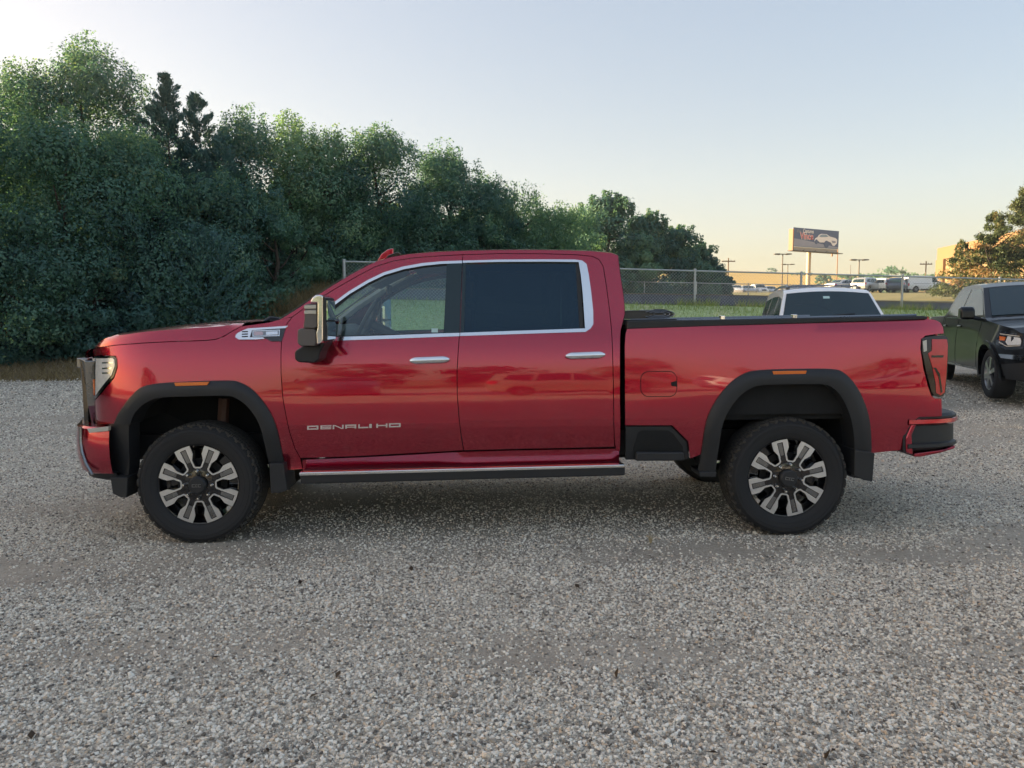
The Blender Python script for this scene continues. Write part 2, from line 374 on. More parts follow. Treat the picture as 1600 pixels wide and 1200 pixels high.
# ---- loose gravel: scattered real stones on the lot (stuff)
def gravel_scatter():
    rng = np.random.default_rng(3)
    pts = []; sizes = []
    for y0, y1, dens, s0, s1 in ((1.8, 3.2, 9500, .0028, .0112), (3.2, 4.6, 7500, .0032, .0110), (4.6, 7.5, 3400, .0042, .011), (7.5, 12, 1000, .006, .014), (12, 16.5, 260, .010, .02)):
        hw = .78*y1+1.0
        n = int(dens*(y1-y0)*2*hw)
        x = rng.uniform(-hw, hw, n); y = rng.uniform(y0, y1, n)
        keep = (np.abs(x) < .78*y+.9) & (rng.random(n) < np.clip(1.0-.92*dirt(x, y)+.30*fbm(x, y, 1.1, 5), .07, 1)) & (y < E_LOT+shift(x))
        x, y = x[keep], y[keep]
        s = s0+(s1-s0)*rng.random(len(x))**2.2
        big = rng.random(len(x)) < .006; s[big] *= 1.7
        pts.append(np.stack([x, y, ground(x, y)+s*.22], 1)); sizes.append(s)
    P = np.concatenate(pts); Sz = np.concatenate(sizes)
    Sz = Sz*.86
    me = bpy.data.meshes.new('loose_gravel'); me.vertices.add(len(P)); me.vertices.foreach_set('co', P.astype(np.float32).ravel())
    a = me.attributes.new('size', 'FLOAT', 'POINT'); a.data.foreach_set('value', Sz.astype(np.float32))
    a = me.attributes.new('spin', 'FLOAT_VECTOR', 'POINT'); a.data.foreach_set('vector', (np.stack([rng.normal(0, .35, len(P)), rng.normal(0, .35, len(P)), rng.uniform(0, 6.28, len(P))], 1)).astype(np.float32).ravel())
    me.update()
    o = link('loose_gravel', me); tag(o, kind='stuff')
    m, nt, b = principled('stone')
    oi = nt.nodes.new('ShaderNodeObjectInfo')
    c = ramp(nt, oi.outputs['Random'], [(0, (.09, .083, .075)), (.14, (.24, .218, .185)), (.30, (.52, .475, .40)), (.55, (.82, .765, .655)), (.80, (.95, .91, .80)), (.955, (.66, .49, .33)), (.975, (.95, .92, .82)), (1, (.95, .92, .82))])
    nn = noise(nt, 2.5, 4); c = mixc(nt, .12, c, ramp(nt, nn.outputs['Fac'], [(.3, (0.232, 0.208, 0.171)), (.7, (0.696, 0.603, 0.495))]))
    nt.links.new(c, b.inputs['Base Color']); b.inputs['Roughness'].default_value = .85; b.inputs['Specular IOR Level'].default_value = .3
    me.materials.append(m)
    ng = bpy.data.node_groups.new('gravel_scatter', 'GeometryNodeTree')
    ng.interface.new_socket('Geometry', in_out='INPUT', socket_type='NodeSocketGeometry'); ng.interface.new_socket('Geometry', in_out='OUTPUT', socket_type='NodeSocketGeometry')
    N = ng.nodes; L = ng.links
    gi = N.new('NodeGroupInput'); go = N.new('NodeGroupOutput')
    ico = N.new('GeometryNodeMeshIcoSphere'); ico.inputs['Radius'].default_value = 1; ico.inputs['Subdivisions'].default_value = 2
    nz = N.new('ShaderNodeTexNoise'); nz.inputs['Scale'].default_value = 1.1; nz.inputs['Detail'].default_value = 1
    sub = N.new('ShaderNodeVectorMath'); sub.operation = 'SUBTRACT'; sub.inputs[1].default_value = (.5, .5, .5)
    scl = N.new('ShaderNodeVectorMath'); scl.operation = 'SCALE'; scl.inputs['Scale'].default_value = 1.5
    L.new(nz.outputs['Color'], sub.inputs[0]); L.new(sub.outputs[0], scl.inputs[0])
    sp = N.new('GeometryNodeSetPosition'); L.new(ico.outputs[0], sp.inputs['Geometry']); L.new(scl.outputs[0], sp.inputs['Offset'])
    tr = N.new('GeometryNodeTransform'); tr.inputs['Scale'].default_value = (1.12, .88, .70); L.new(sp.outputs[0], tr.inputs['Geometry'])
    smt = N.new('GeometryNodeSetMaterial'); smt.inputs['Material'].default_value = m; L.new(tr.outputs[0], smt.inputs['Geometry'])
    mp = N.new('GeometryNodeMeshToPoints'); L.new(gi.outputs[0], mp.inputs['Mesh'])
    ip = N.new('GeometryNodeInstanceOnPoints'); L.new(mp.outputs[0], ip.inputs['Points']); L.new(smt.outputs[0], ip.inputs['Instance'])
    na = N.new('GeometryNodeInputNamedAttribute'); na.data_type = 'FLOAT'; na.inputs['Name'].default_value = 'size'
    nr = N.new('GeometryNodeInputNamedAttribute'); nr.data_type = 'FLOAT_VECTOR'; nr.inputs['Name'].default_value = 'spin'
    L.new([s for s in na.outputs if s.enabled and s.name == 'Attribute'][0], ip.inputs['Scale'])
    e2r = N.new('FunctionNodeEulerToRotation'); L.new([s for s in nr.outputs if s.enabled and s.name == 'Attribute'][0], e2r.inputs[0]); L.new(e2r.outputs[0], ip.inputs['Rotation'])
    L.new(ip.outputs[0], go.inputs[0])
    md = o.modifiers.new('scatter', 'NODES'); md.node_group = ng
    print('stones', len(P))
gravel_scatter()
# ------------------------------------------------------------------ side-panel toolkit (vehicles)
def spline(tab):
    """natural cubic through a table -> vectorised function"""
    x = np.array([t[0] for t in tab], float); y = np.array([t[1] for t in tab], float); n = len(x); h = np.diff(x)
    A = np.eye(n); rhs = np.zeros(n)
    for i in range(1, n-1):
        A[i, i-1] = h[i-1]; A[i, i] = 2*(h[i-1]+h[i]); A[i, i+1] = h[i]; rhs[i] = 3*((y[i+1]-y[i])/h[i]-(y[i]-y[i-1])/h[i-1])
    c = np.linalg.solve(A, rhs); b = (y[1:]-y[:-1])/h-h*(2*c[:-1]+c[1:])/3; d = (c[1:]-c[:-1])/(3*h)
    def f(q):
        q = np.clip(np.asarray(q, float), x[0], x[-1]); i = np.clip(np.searchsorted(x, q)-1, 0, n-2); t = q-x[i]
        return y[i]+b[i]*t+c[i]*t*t+d[i]*t**3
    return f

def inside(P, poly):
    x, z = P[:, 0], P[:, 1]; r = np.zeros(len(P), bool); n = len(poly)
    for i in range(n):
        x0, z0 = poly[i]; x1, z1 = poly[(i+1) % n]
        c = ((z0 > z) != (z1 > z)); t = np.where(c, (x1-x0)*(z-z0)/((z1-z0) if z1 != z0 else 1e-9)+x0, 0)
        r ^= c & (x < t)
    return r
def dist_poly(P, poly):
    d = np.full(len(P), 1e9); n = len(poly)
    for i in range(n):
        a = np.array(poly[i]); b = np.array(poly[(i+1) % n]); ab = b-a; L2 = max(ab@ab, 1e-12)
        t = np.clip(((P-a)@ab)/L2, 0, 1); d = np.minimum(d, np.hypot(*(P-(a+t[:, None]*ab)).T))
    return d
def densify(poly, step):
    o = []; n = len(poly)
    for i in range(n):
        a = np.array(poly[i], float); b = np.array(poly[(i+1) % n], float); k = max(1, int(np.hypot(*(b-a))/step))
        o += [tuple(a+(b-a)*j/k) for j in range(k)]
    return o
def smooth_pts(pts, n=5):
    """Catmull-Rom through an open list of points"""
    P = [np.array(p, float) for p in pts]; P = [2*P[0]-P[1]]+P+[2*P[-1]-P[-2]]; o = []
    for i in range(1, len(P)-2):
        a, b, c, d = P[i-1:i+3]
        for j in range(n):
            t = j/n; o.append(tuple(.5*((2*b)+(c-a)*t+(2*a-5*b+4*c-d)*t*t+(3*b-a-3*c+d)*t**3)))
    o.append(tuple(P[-2])); return o
def inset(poly, d):
    n = len(poly); ar = sum(poly[i][0]*poly[(i+1) % n][1]-poly[(i+1) % n][0]*poly[i][1] for i in range(n)); s = 1 if ar > 0 else -1; o = []
    for i in range(n):
        p0, p1, p2 = (np.array(poly[(i+k) % n], float) for k in (-1, 0, 1))
        a = p1-p0; b = p2-p1; a = a/(np.hypot(*a)+1e-12); b = b/(np.hypot(*b)+1e-12)
        na = np.array([-a[1], a[0]])*s; nb = np.array([-b[1], b[0]])*s; m = na+nb; q = m@m
        m = m*2/q if q > .5 else nb
        o.append(tuple(p1+m*d))
    return o
def panel(name, poly, w, side, m, parent, off=0., holes=(), lip=.035, step=.07, gap=.0025, edge=.05):
    """body panel: outline (x,z) filled, laid on the surface y = side*(w(x,z)+off), with an edge turned inwards"""
    if gap: poly = inset(poly, gap)
    loops = [densify(poly, edge)]+[densify(h, edge) for h in holes]
    pts = [p for l in loops for p in l]; edges = []; k = 0
    for l in loops:
        edges += [(k+i, k+(i+1) % len(l)) for i in range(len(l))]; k += len(l)
    A = np.array(pts); lo, hi = A.min(0), A.max(0)
    gx, gz = np.meshgrid(np.arange(lo[0]+step/2, hi[0], step), np.arange(lo[1]+step/2, hi[1], step)); G = np.stack([gx.ravel(), gz.ravel()], 1)
    if len(G):
        ok = inside(G, loops[0]) & (dist_poly(G, loops[0]) > step*.35)
        for h in loops[1:]: ok &= ~inside(G, h) & (dist_poly(G, h) > step*.35)
        pts = pts+[tuple(g) for g in G[ok]]
    vs, es, fs, ov, oe, of = delaunay_2d_cdt([Vector(p) for p in pts], edges, [], 0, 1e-6)
    V2 = np.array([tuple(v) for v in vs]); F = np.array([tuple(f) for f in fs])
    cen = V2[F].mean(1); keep = inside(cen, loops[0])
    for h in loops[1:]: keep &= ~inside(cen, h)
    F = F[keep]
    ar = (V2[F[:, 1], 0]-V2[F[:, 0], 0])*(V2[F[:, 2], 1]-V2[F[:, 0], 1])-(V2[F[:, 2], 0]-V2[F[:, 0], 0])*(V2[F[:, 1], 1]-V2[F[:, 0], 1])
    F = F[np.abs(ar) > 1e-9]; ar = ar[np.abs(ar) > 1e-9]
    fl = (ar < 0) if side < 0 else (ar > 0); F[fl] = F[fl][:, ::-1]
    x, z = V2[:, 0], V2[:, 1]; Y = w(x, z)+off; e = 2e-3
    wx = (w(x+e, z)-w(x-e, z))/(2*e); wz = (w(x, z+e)-w(x, z-e))/(2*e)
    N = np.stack([-wx, np.full(len(x), float(side)), -wz], 1)
    if side < 0: N = np.stack([-wx, np.full(len(x), -1.), -wz], 1)
    N /= np.linalg.norm(N, axis=1)[:, None]
    V3 = np.stack([x, side*Y, z], 1)
    verts = [tuple(v) for v in V3]; faces = [tuple(int(i) for i in f) for f in F]; norms = [tuple(n) for n in N]
    if lip:
        cnt = {}
        for f in faces:
            for i in range(3):
                a, b = f[i], f[(i+1) % 3]; cnt[(a, b)] = 1
        for (a, b) in list(cnt):
            if (b, a) in cnt: continue
            pa, pb = V3[a], V3[b]; d = pb-pa; nn = np.cross(d, (N[a]+N[b])/2); L_ = np.linalg.norm(nn)
            if L_ < 1e-9: continue
            nn = nn/L_; k = len(verts); q = np.array([0, -side*lip, 0])
            verts += [tuple(pb), tuple(pa), tuple(pa+q), tuple(pb+q)]; norms += [tuple(nn)]*4; faces.append((k, k+1, k+2, k+3))
    me = bpy.data.meshes.new(name); me.from_pydata(verts, [], faces); me.update(); me.shade_smooth()
    me.normals_split_custom_set_from_vertices([Vector(n) for n in norms])
    return link(name, me, m, parent)

# ------------------------------------------------------------------ the red pickup
TX, TY, TYAW, TTILT = -0.1327, 6.1678, R(1.2972), R(-0.3929)
truck = empty('pickup_truck', (TX, TY, 0), (0, TTILT, TYAW))
tag(truck, 'big red crew cab pickup truck in side view on the gravel', 'pickup truck')
TM = Matrix.Translation((TX, TY, 0)) @ (Matrix.Rotation(TYAW, 4, 'Z') @ Matrix.Rotation(TTILT, 4, 'Y'))
_TI = TM.inverted()
_cp, _sp = math.cos(PITCH), math.sin(PITCH)
_O = _TI @ Vector((0, 0, CAM_H))
def ray(px, py):
    d = Vector((px-800, 1200*_cp+(600-py)*_sp, -1200*_sp+(600-py)*_cp)); return (_TI.to_3x3() @ d)
def P(px, py, y=-1.0):
    d = ray(px, py); t = (y-_O.y)/d.y; q = _O+d*t; return (q.x, q.z)
_wz = spline([(.30, .925), (.42, .948), (.52, .940), (.60, .958), (.70, .982), (.78, .9985), (.84, 1.0015), (.95, 1.004), (1.08, 1.0012), (1.20, .9945), (1.30, .980), (1.38, .958), (1.44, .934), (1.6, .882), (1.8, .822), (2.0, .754), (2.15, .70)])
_bz = spline([(.30, .935), (.45, .950), (.60, .972), (.72, .992), (.80, 1.000), (.90, 1.003), (1.05, 1.0015), (1.18, .9975), (1.30, .988), (1.42, .971), (1.50, .955), (1.56, .94)])
_fx = spline([(-2.95, .60), (-2.85, .33), (-2.80, .235), (-2.73, .150), (-2.63, .082), (-2.50, .032), (-2.36, .007), (-2.22, 0), (-2.0, 0), (0, 0), (3.5, 0)])
_rx = spline([(-3.5, 0), (0, 0), (2.55, 0), (2.85, .004), (3.05, .018), (3.20, .045), (3.28, .09), (3.31, .14), (3.36, .24)])
def w_cab(x, z): return _wz(z)-_fx(x)
def w_bed(x, z):
    # a soft crease under the rail and a slight swell over the wheel
    x = np.asarray(x, float); z = np.asarray(z, float)
    cre = .010*(1/(1+np.exp(-(1.435+.02*np.clip(x-1.6, 0, 2)-z)/.008))-1)*sm((x-1.25)/.45)*sm((3.2-x)/.5)
    return _bz(z)-_rx(x)+cre+.012*np.exp(-((x-2.02)/.62)**2-((z-1.02)/.16)**2)
def w_fen(x, z):
    x = np.asarray(x, float); z = np.asarray(z, float)
    return w_cab(x, z)+.014*np.exp(-((x+2.02)/.60)**2-((z-1.0)/.16)**2)
def SP(pts, w, off=0.):
    """picture outline -> (x,z) on the body surface: first crossing of the sight line with the near side"""
    o = []
    for px, py in pts:
        d = ray(px, py); ys = np.linspace(-1.30, -.15, 1500); t = (ys-_O.y)/d.y
        X = _O.x+d.x*t; Z = _O.z+d.z*t; g = ys+(w(X, Z)+off); i = np.argmax(g > 0) if (g > 0).any() else np.argmin(np.abs(g))
        o.append((X[i], Z[i]))
    return o
def both(name, poly, w, m, parent=truck, **k):
    return [panel(name, poly, w, s, m, parent, **k) for s in (-1, 1)]

# --- seams shared by neighbouring panels (picture points)
HOOD_SEAM = [(137, 549), (157, 542.5), (185, 539), (225, 536), (260, 534.2), (295, 533), (325, 531.8), (338, 530), (350, 525.5), (362, 518), (377, 509.5)]
COWL = [(377, 509.5), (400, 506.5), (420, 503.5), (437, 499), (457, 495)]
DOOR_F = [(457, 495), (449, 505), (444, 516), (440, 532), (439, 556), (439.3, 585), (442, 622), (447, 650), (452.5, 675), (461, 701), (469.5, 716)]
DOOR_M = [(722.5, 409.5), (721.5, 430), (719.5, 480), (718, 522), (716, 548), (714.2, 580), (714.4, 615), (717, 650), (720.5, 680), (724.5, 704)]
DOOR_R = [(942.5, 416), (948, 450), (952.5, 485), (955.5, 515), (957, 550), (958.3, 600), (959, 660), (960, 690), (961, 699)]
FRAME_T = [(457, 495), (480, 478.5), (525, 450.5), (560, 430.5), (587, 416.5), (615, 407.8), (650, 402.5), (690, 399.6), (723, 398), (780, 396.3), (850, 396.5), (900, 398), (925, 400.5), (936, 405.5), (942.5, 416)]
ROOF_L = [(437, 499), (460, 485), (490, 464.5), (520, 445.5), (550, 427.5), (575, 414), (592, 406.5), (612, 401), (640, 396.5), (680, 393.2), (740, 391), (800, 390), (860, 390.2), (920, 391.7), (955, 394.5), (966, 398.5)]
CAB_BACK = [(966, 398.5), (967.5, 412), (970, 432), (973.5, 455), (976, 475), (976.5, 490), (973.5, 503), (970, 516), (969.2, 530), (969, 560), (969, 620), (969, 705)]

fender_px = HOOD_SEAM+COWL[1:3]+[(437, 499)]+DOOR_F[0:]+[(473, 733), (449, 735), (437, 700), (424, 660), (404, 628), (378, 608), (350, 602), (300, 602), (255, 605), (230, 615), (210, 634), (198, 660), (139.5, 659.5), (139.5, 645), (143, 633), (147.5, 627), (158, 615), (178, 591), (183.5, 574), (181, 556.5), (160, 555.6), (140, 556)]
both('front_fender', SP(fender_px, w_fen), w_fen, M['red'], step=.055)

# --- doors (lower skin and window frame are one sheet with the window cut out)
WF_OUT = [(515, 483), (522, 473.5), (545, 456.5), (575, 438.5), (600, 426.5), (630, 417.5), (660, 412), (690, 409.3), (720.3, 408.2)]
winF = WF_OUT+[(717.5, 524), (690, 525), (600, 528.5), (515, 531.5)]
winR = [(725, 408.1), (780, 406.6), (850, 406.2), (898, 406.5), (909, 408), (915.5, 413), (919, 430), (922.5, 455), (925.5, 485), (926, 506), (922, 512.5), (914, 517.5), (860, 519), (800, 521), (721.5, 523.8)]
doorF_px = DOOR_F+[(560, 713), (650, 708), (724.5, 704)]+DOOR_M[::-1][1:-1]+[(723, 398)]+FRAME_T[1:8][::-1]
doorR_px = [(723, 398)]+DOOR_M[1:]+[(800, 702), (880, 700.5), (961, 699)]+DOOR_R[::-1]+FRAME_T[9:14][::-1]
WF = SP(winF, w_cab); WR = SP(winR, w_cab)
DF = both('front_door', SP(doorF_px, w_cab), w_cab, M['red'], holes=[WF])
DR = both('rear_door', SP(doorR_px, w_cab), w_cab, M['red'], holes=[WR])
def strip(name, outer, inner, w, m, parent, side, off=.004):
    return panel(name, outer, w, side, m, parent, off=off, holes=[inner], lip=.02, step=.2, gap=0)
for s, df, dr in ((-1, DF[0], DR[0]), (1, DF[1], DR[1])):
    # panes, black pillar covers, bright surrounds
    gF = [(516.5, 486), (523, 477), (546, 460), (576, 441.8), (601, 430), (631, 420.7), (661, 415.2), (698, 411.5), (692.5, 523), (600, 525.5), (516.5, 528.5)]
    panel('window_pane', SP(gF, w_cab), w_cab, s, M['glass'], df, off=-.016, lip=0, gap=0)
    pil = [(698.5, 411.6), (722.0, 410.2), (718.0, 522), (693, 523)]
    panel('pillar_cover', SP(pil, w_cab), w_cab, s, M['dark_glass'], df, off=.003, gap=0, lip=.02)
    seal = [(516, 479), (545, 458.5), (575, 440.5), (600, 428.7), (630, 419.6), (660, 414), (690, 411.4), (719.8, 410.3), (717.8, 522), (690, 523), (600, 526.3), (516, 529.3)]
    seal_in = [(519, 486), (548, 462), (576, 445), (601, 432.5), (631, 423.2), (661, 417.8), (698, 414.4), (693, 520.5), (600, 522.5), (519, 525.5)]
    strip('window_seal', SP(seal, w_cab), SP(seal_in, w_cab), w_cab, M['trim'], df, s, off=-.012)
    i1 = [(516.5, 485), (523.5, 476.3), (546, 459.6), (576, 441.6), (601, 429.7), (631, 420.7), (661, 415.3), (690, 412.3), (722, 411.2)]
    panel('window_trim', SP([(513.8, 483.5)]+[(a-.4, b-1) for a, b in WF_OUT[1:-1]]+[(721.8, 407.1)]+i1[::-1], w_cab), w_cab, s, M['chrome'], df, off=.004, gap=0, lip=.02, step=.2)
    panel('window_trim', SP([(514.5, 526.8), (600, 524.2), (690, 520.8), (718.1, 520), (718, 525.2), (690, 526.2), (600, 529.6), (514.5, 532.6)], w_cab), w_cab, s, M['chrome'], df, off=.004, gap=0, lip=.02, step=.2)
    gR = [(724, 410), (780, 408.8), (850, 408.4), (907, 409), (909.5, 516), (860, 517), (800, 518.8), (722.5, 521.5)]
    panel('window_pane', SP(gR, w_cab), w_cab, s, M['privacy'], dr, off=-.014, lip=0, gap=0)
    panel('pillar_cover', SP([(723.0, 410), (728.5, 409.8), (725, 521), (718.9, 521.8)], w_cab), w_cab, s, M['dark_glass'], dr, off=.003, gap=0, lip=.02)
    # narrow black division bar in front of the wide bright rear post
    bar = [(899.5, 409), (905.5, 409), (912.5, 514), (906, 515.5)]
    panel('division_bar', SP(bar, w_cab), w_cab, s, M['trim'], dr, off=-.008, gap=0, lip=.015)
    o2 = [(723, 407.2), (780, 405.6), (850, 405.2), (898, 405.5), (909.5, 407), (916.5, 412.5), (920, 430), (923.5, 455), (926.7, 485), (927, 506.5), (922.7, 513.3), (914.5, 518.6), (860, 520.2), (800, 522.2), (719, 525)]
    i2 = [(723, 410.6), (780, 409.2), (850, 408.8), (904, 409.4), (907.5, 430), (910.5, 460), (912.5, 490), (914, 513), (860, 515), (800, 517), (719.2, 519.9)]
    panel('window_trim', SP(o2+i2[::-1], w_cab), w_cab, s, M['chrome'], dr, off=.005, gap=0, lip=.02, step=.2)
    # door handles with their scooped cups
    for d, (hx0, hx1, hy0, hy1) in ((df, (641, 702.5, 556.5, 568)), (dr, (883.5, 944.5, 549.2, 560.6))):
        cx, cy = (hx0+hx1)/2-2, (hy0+hy1)/2+.2
        cup = [(cx+15*math.cos(a)*(1.05 if abs(math.cos(a)) < .8 else 1), cy+9.4*math.sin(a)) for a in np.linspace(0, 2*math.pi, 21)[:-1]]
        panel('handle_cup', SP(cup, w_cab), w_cab, s, M['red'], d, off=.0012, gap=0, lip=.004)
        hp = [(hx0, (hy0+hy1)/2+1), (hx0+1.5, hy0+3), (hx0+8, hy0+1.6), (hx1-14, hy0), (hx1-2, hy0+.4), (hx1, hy0+2.5), (hx1-.6, hy1-3.5), (hx1-4, hy1-2), (hx0+12, hy1), (hx0+3, hy1-.6)]
        rows = []
        for t_ in np.linspace(0, 1, 15):
            px_ = hx0+(hx1-hx0)*t_; py_ = (hy0+hy1)/2+1.1-2.2*t_
            fat = min(1, 6*t_+.35, 6*(1-t_)+.35); (qx, qz), = SP([(px_, py_)], w_cab); yb = float(w_cab(qx, qz))
            hz_ = .0235*fat; rows.append([(qx, s*(yb+.024+.016*fat*math.cos(a_)), qz+hz_*math.sin(a_)) for a_ in np.linspace(0, 2*math.pi, 17)])
        h = MB().grid(rows).add(rows[0][:-1], [tuple(range(16))]).add(rows[-1][:-1], [tuple(range(16))]).build('handle', M['chrome'], d, smooth=60, flip=(s > 0))

# --- cab sides: A-pillar, roof rail, rear quarter in one U-shaped sheet
cab_px = ROOF_L+CAB_BACK[1:]+[(961, 705), (961, 699)]+DOOR_R[::-1]+FRAME_T[::-1][1:]
both('cab_side', SP(cab_px, w_cab), w_cab, M['red'], step=.06)
# rocker below the doors
rock_px = [(472, 718), (560, 714.5), (650, 709.8), (724, 705.5), (800, 703.5), (880, 702), (968, 700.5), (968, 726), (880, 728), (760, 731), (640, 734.5), (540, 737), (473, 738)]
def w_rock(x, z): return w_cab(x, z)-.006-.10*np.maximum(0, .60-np.asarray(z, float))
both('rocker_panel', SP(rock_px, w_rock), w_rock, M['red'], step=.08)

# --- roof, windshield, back of cab
RL = SP([(437, 499), (460, 485), (490, 464.5), (520, 445.5), (550, 427.5), (575, 414), (592, 406.5)], w_cab)
RT = SP([(592, 406.5), (612, 401), (640, 396.5), (680, 393.2), (740, 391), (800, 390), (860, 390.2), (920, 391.7), (955, 394.5), (966, 398.5)], w_cab)
def cross(pts, crown, bow, inset_=.0, n=13):
    rows = []
    for (x, z), c, b in zip(pts, crown, bow):
        wy = float(w_cab(x, z))-inset_
        rows.append([(x-b*(1-s*s), s*wy, z+c*(1-abs(s)**2.6)) for s in np.linspace(-1, 1, n)])
    return rows
n = len(RL)
MB().grid(cross(smooth_pts(RL, 3), [.0]*(3*(n-1)+1), list(np.linspace(.20, .10, 3*(n-1)+1)), .05)).build('windshield', M['windshield'], truck, smooth=60)
for s in (-1, 1):   # black band along the glass edge
    rows = []
    for (x, z) in RL:
        wy = float(w_cab(x, z)); rows.append([(x-.004, s*(wy-.004), z+.004), (x-.018, s*(wy-.05), z+.006)])
    MB().grid(rows).build('windshield_seal', M['trim'], truck)
rt = smooth_pts(RT, 3); k = len(rt)
MB().grid(cross(rt, [.038*min(1, .35+i/k*2.2) for i in range(k)], [.10*max(0, 1-i/7) for i in range(k)], .0005)).build('roof', M['red'], truck, smooth=40, flip=True)
BK = SP(CAB_BACK[:12], w_cab)
rows = []
for (x, z) in BK:
    wy = float(w_cab(x, z))-.001
    rows.append([(x+.035*(1-s*s)*(1 if z > 1.5 else .3), s*wy, z+(.038*(1-abs(s)**2.6) if z > 2.0 else 0)) for s in np.linspace(-1, 1, 11)])
bk = MB().grid(rows).build('cab_back', M['red'], truck, smooth=40)
rw = [[(BK[i][0]+.036*(1-(s*.8)**2)+.004, s*.62, BK[i][1]) for s in np.linspace(-1, 1, 9)] for i in (1, 2, 3, 4)]
MB().grid(rw).build('rear_window', M['privacy'], bk, smooth=40)
# roof fin antenna and the small lamp behind it
fx = [P(590, 408, -.2), P(597, 397, -.2), P(606, 390.5, -.2), P(615, 388, -.2), P(615.6, 402, -.2), P(606, 408, -.2)]
MB().prism(fx, -.23, -.18).build('fin_antenna', M['red'], truck, bevel=.008)
lp = [P(603, 408, -.35), P(608, 400, -.35), P(622, 395, -.35), P(628, 396.5, -.35), P(628, 402, -.35)]
MB().prism(lp, -.42, -.30).build('roof_lamp', M['dark_lens'], truck, bevel=.006)

# --- hood: side face from seam to ridge, then across
seam = SP(HOOD_SEAM, w_fen)
ridge_px = [(132.5, 547), (150, 534), (185, 521.5), (240, 513.5), (300, 508), (350, 505), (378, 504.2), (398, 503.6)]
rid = [P(px, py, -.80) for px, py in ridge_px]
seamx = [p[0] for p in seam]; seamz = [p[1] for p in seam]; ridx = [p[0] for p in rid]; ridz = [p[1] for p in rid]
rows = []
xs = np.linspace(ridx[0]-.012, seamx[-1]+.005, 36)
for x in xs:
    t = (x-xs[0])/(xs[-1]-xs[0])
    zs = float(np.interp(x, seamx, seamz)); zr = float(np.interp(x, ridx, ridz)); ws = float(w_fen(max(x, -2.81), zs))
    ws = min(ws, .98)-.002
    nose = max(0, 1-(t/.10)); yr = min(.80, ws-.07)
    zc = zr+.012-.02*nose
    half = [(x, -ws, zs+.003), (x, -ws+.014, zs+(zr-zs)*.42), (x, -ws+.045, zs+(zr-zs)*.80), (x-.01*nose, -yr-.02, zr-.002), (x-.015*nose, -yr+.04, zr+.004), (x-.03*nose, -yr+.16, zr-.006), (x-.045*nose, -.48, zr-.004), (x-.05*nose, -.40, zc+.004), (x-.06*nose, -.2, zc+.012), (x-.065*nose, 0, zc+.014)]
    rows.append(half+[(a, -b, c) for a, b, c in half[::-1][1:]])
nose = [[(a+dx, b*.995, c+dz) for a, b, c in rows[0]] for dx, dz in ((-.030, -.060), (-.032, -.046), (-.027, -.026), (-.015, -.009))]
MB().grid(nose+rows).build('hood', M['red'], truck, smooth=28, flip=True)
# cowl grille, wipers
MB().grid([[(x, y, z) for y in np.linspace(-.86, .86, 9)] for x, z in (P(383, 508, -.8), P(402, 502.5, -.8), P(440, 500, -.8))]).build('cowl', M['trim'], truck, flip=True)
for y0, y1 in ((-.72, -.05), (.02, .70)):
    a = P(412, 503, y0); b = P(436, 497, y0)
    MB().tube([(a[0], y0, a[1]), (a[0]+.03, y0+.05, a[1]+.03), (b[0]-.06, y1, b[1]-.015)], .011, 6).tube([(b[0]-.10, y0+.1, b[1]-.02), (b[0]-.16, y1, b[1]-.02)], .009, 6).build('wiper', M['trim'], truck, smooth=40)

# --- bed sides
bed_px = [(979.5, 513.5), (1050, 511), (1150, 507.6), (1250, 504.5), (1350, 501.5), (1425, 499), (1450, 498), (1462, 499.5), (1470, 504), (1474, 512), (1475, 521.5), (1462, 522.5), (1446, 525), (1439.5, 531), (1438.5, 545), (1443, 575), (1450, 603), (1455.5, 618), (1461, 622), (1471.5, 622.5), (1472, 651), (1436, 652), (1424, 661), (1413, 682), (1409, 703.5), (1362, 708.5), (1352, 706), (1346, 655), (1333, 620), (1314, 597), (1290, 590), (1190, 590), (1160, 598), (1134, 624), (1116, 664), (1108, 705), (1078, 717), (1075, 690), (1050, 665), (976.4, 665), (976, 600), (975.8, 540), (977, 522)]
BS = both('bed_side', SP(bed_px, w_bed), w_bed, M['red'], step=.055)
fd = []
cx, cy, hw, hh, rr = 1029.3, 600, 28.8, 20.3, 13
for qx, qy, a0 in ((1, -1, -90), (1, 1, 0), (-1, 1, 90), (-1, -1, 180)):
    for a in np.linspace(a0, a0+90, 6): fd.append((cx+qx*(hw-rr)+rr*math.cos(R(a)), cy+qy*(hh-rr)+rr*math.sin(R(a))))
panel('fuel_door_gap', SP(fd, w_bed), w_bed, -1, M['liner'], BS[0], off=.0006, gap=0, lip=.002)
panel('fuel_door', SP(fd, w_bed), w_bed, -1, M['red'], BS[0], off=.0022, gap=.005, lip=.003)
panel('finger_notch', SP([(1048, 597.5), (1057, 595), (1057.5, 604), (1049, 603)], w_bed), w_bed, -1, M['liner'], BS[0], off=.0040, gap=0, lip=.002)
# black step recess between cab and wheel
st = [(977.5, 666), (1049.5, 666), (1073.5, 691), (1076, 718), (977.5, 719)]
both('step_panel', SP(st, w_bed), w_bed, M['trim'], off=-.004)
st2 = [(990, 718), (990, 700), (997, 676), (1003, 672.5), (1044, 672.5), (1052, 678), (1067, 698), (1067, 718)]
st3 = [(992, 704.5), (1066, 704.5), (1067, 718), (990.5, 718)]
for s in (-1, 1):
    panel('step_recess', SP(st2, w_bed), w_bed, s, M['liner'], truck, off=-.001, gap=0, lip=.004)
    q = SP(st3, w_bed); MB().prism(q, s*.985, s*1.022).build('step_tread', M['trim'], truck, bevel=.012)
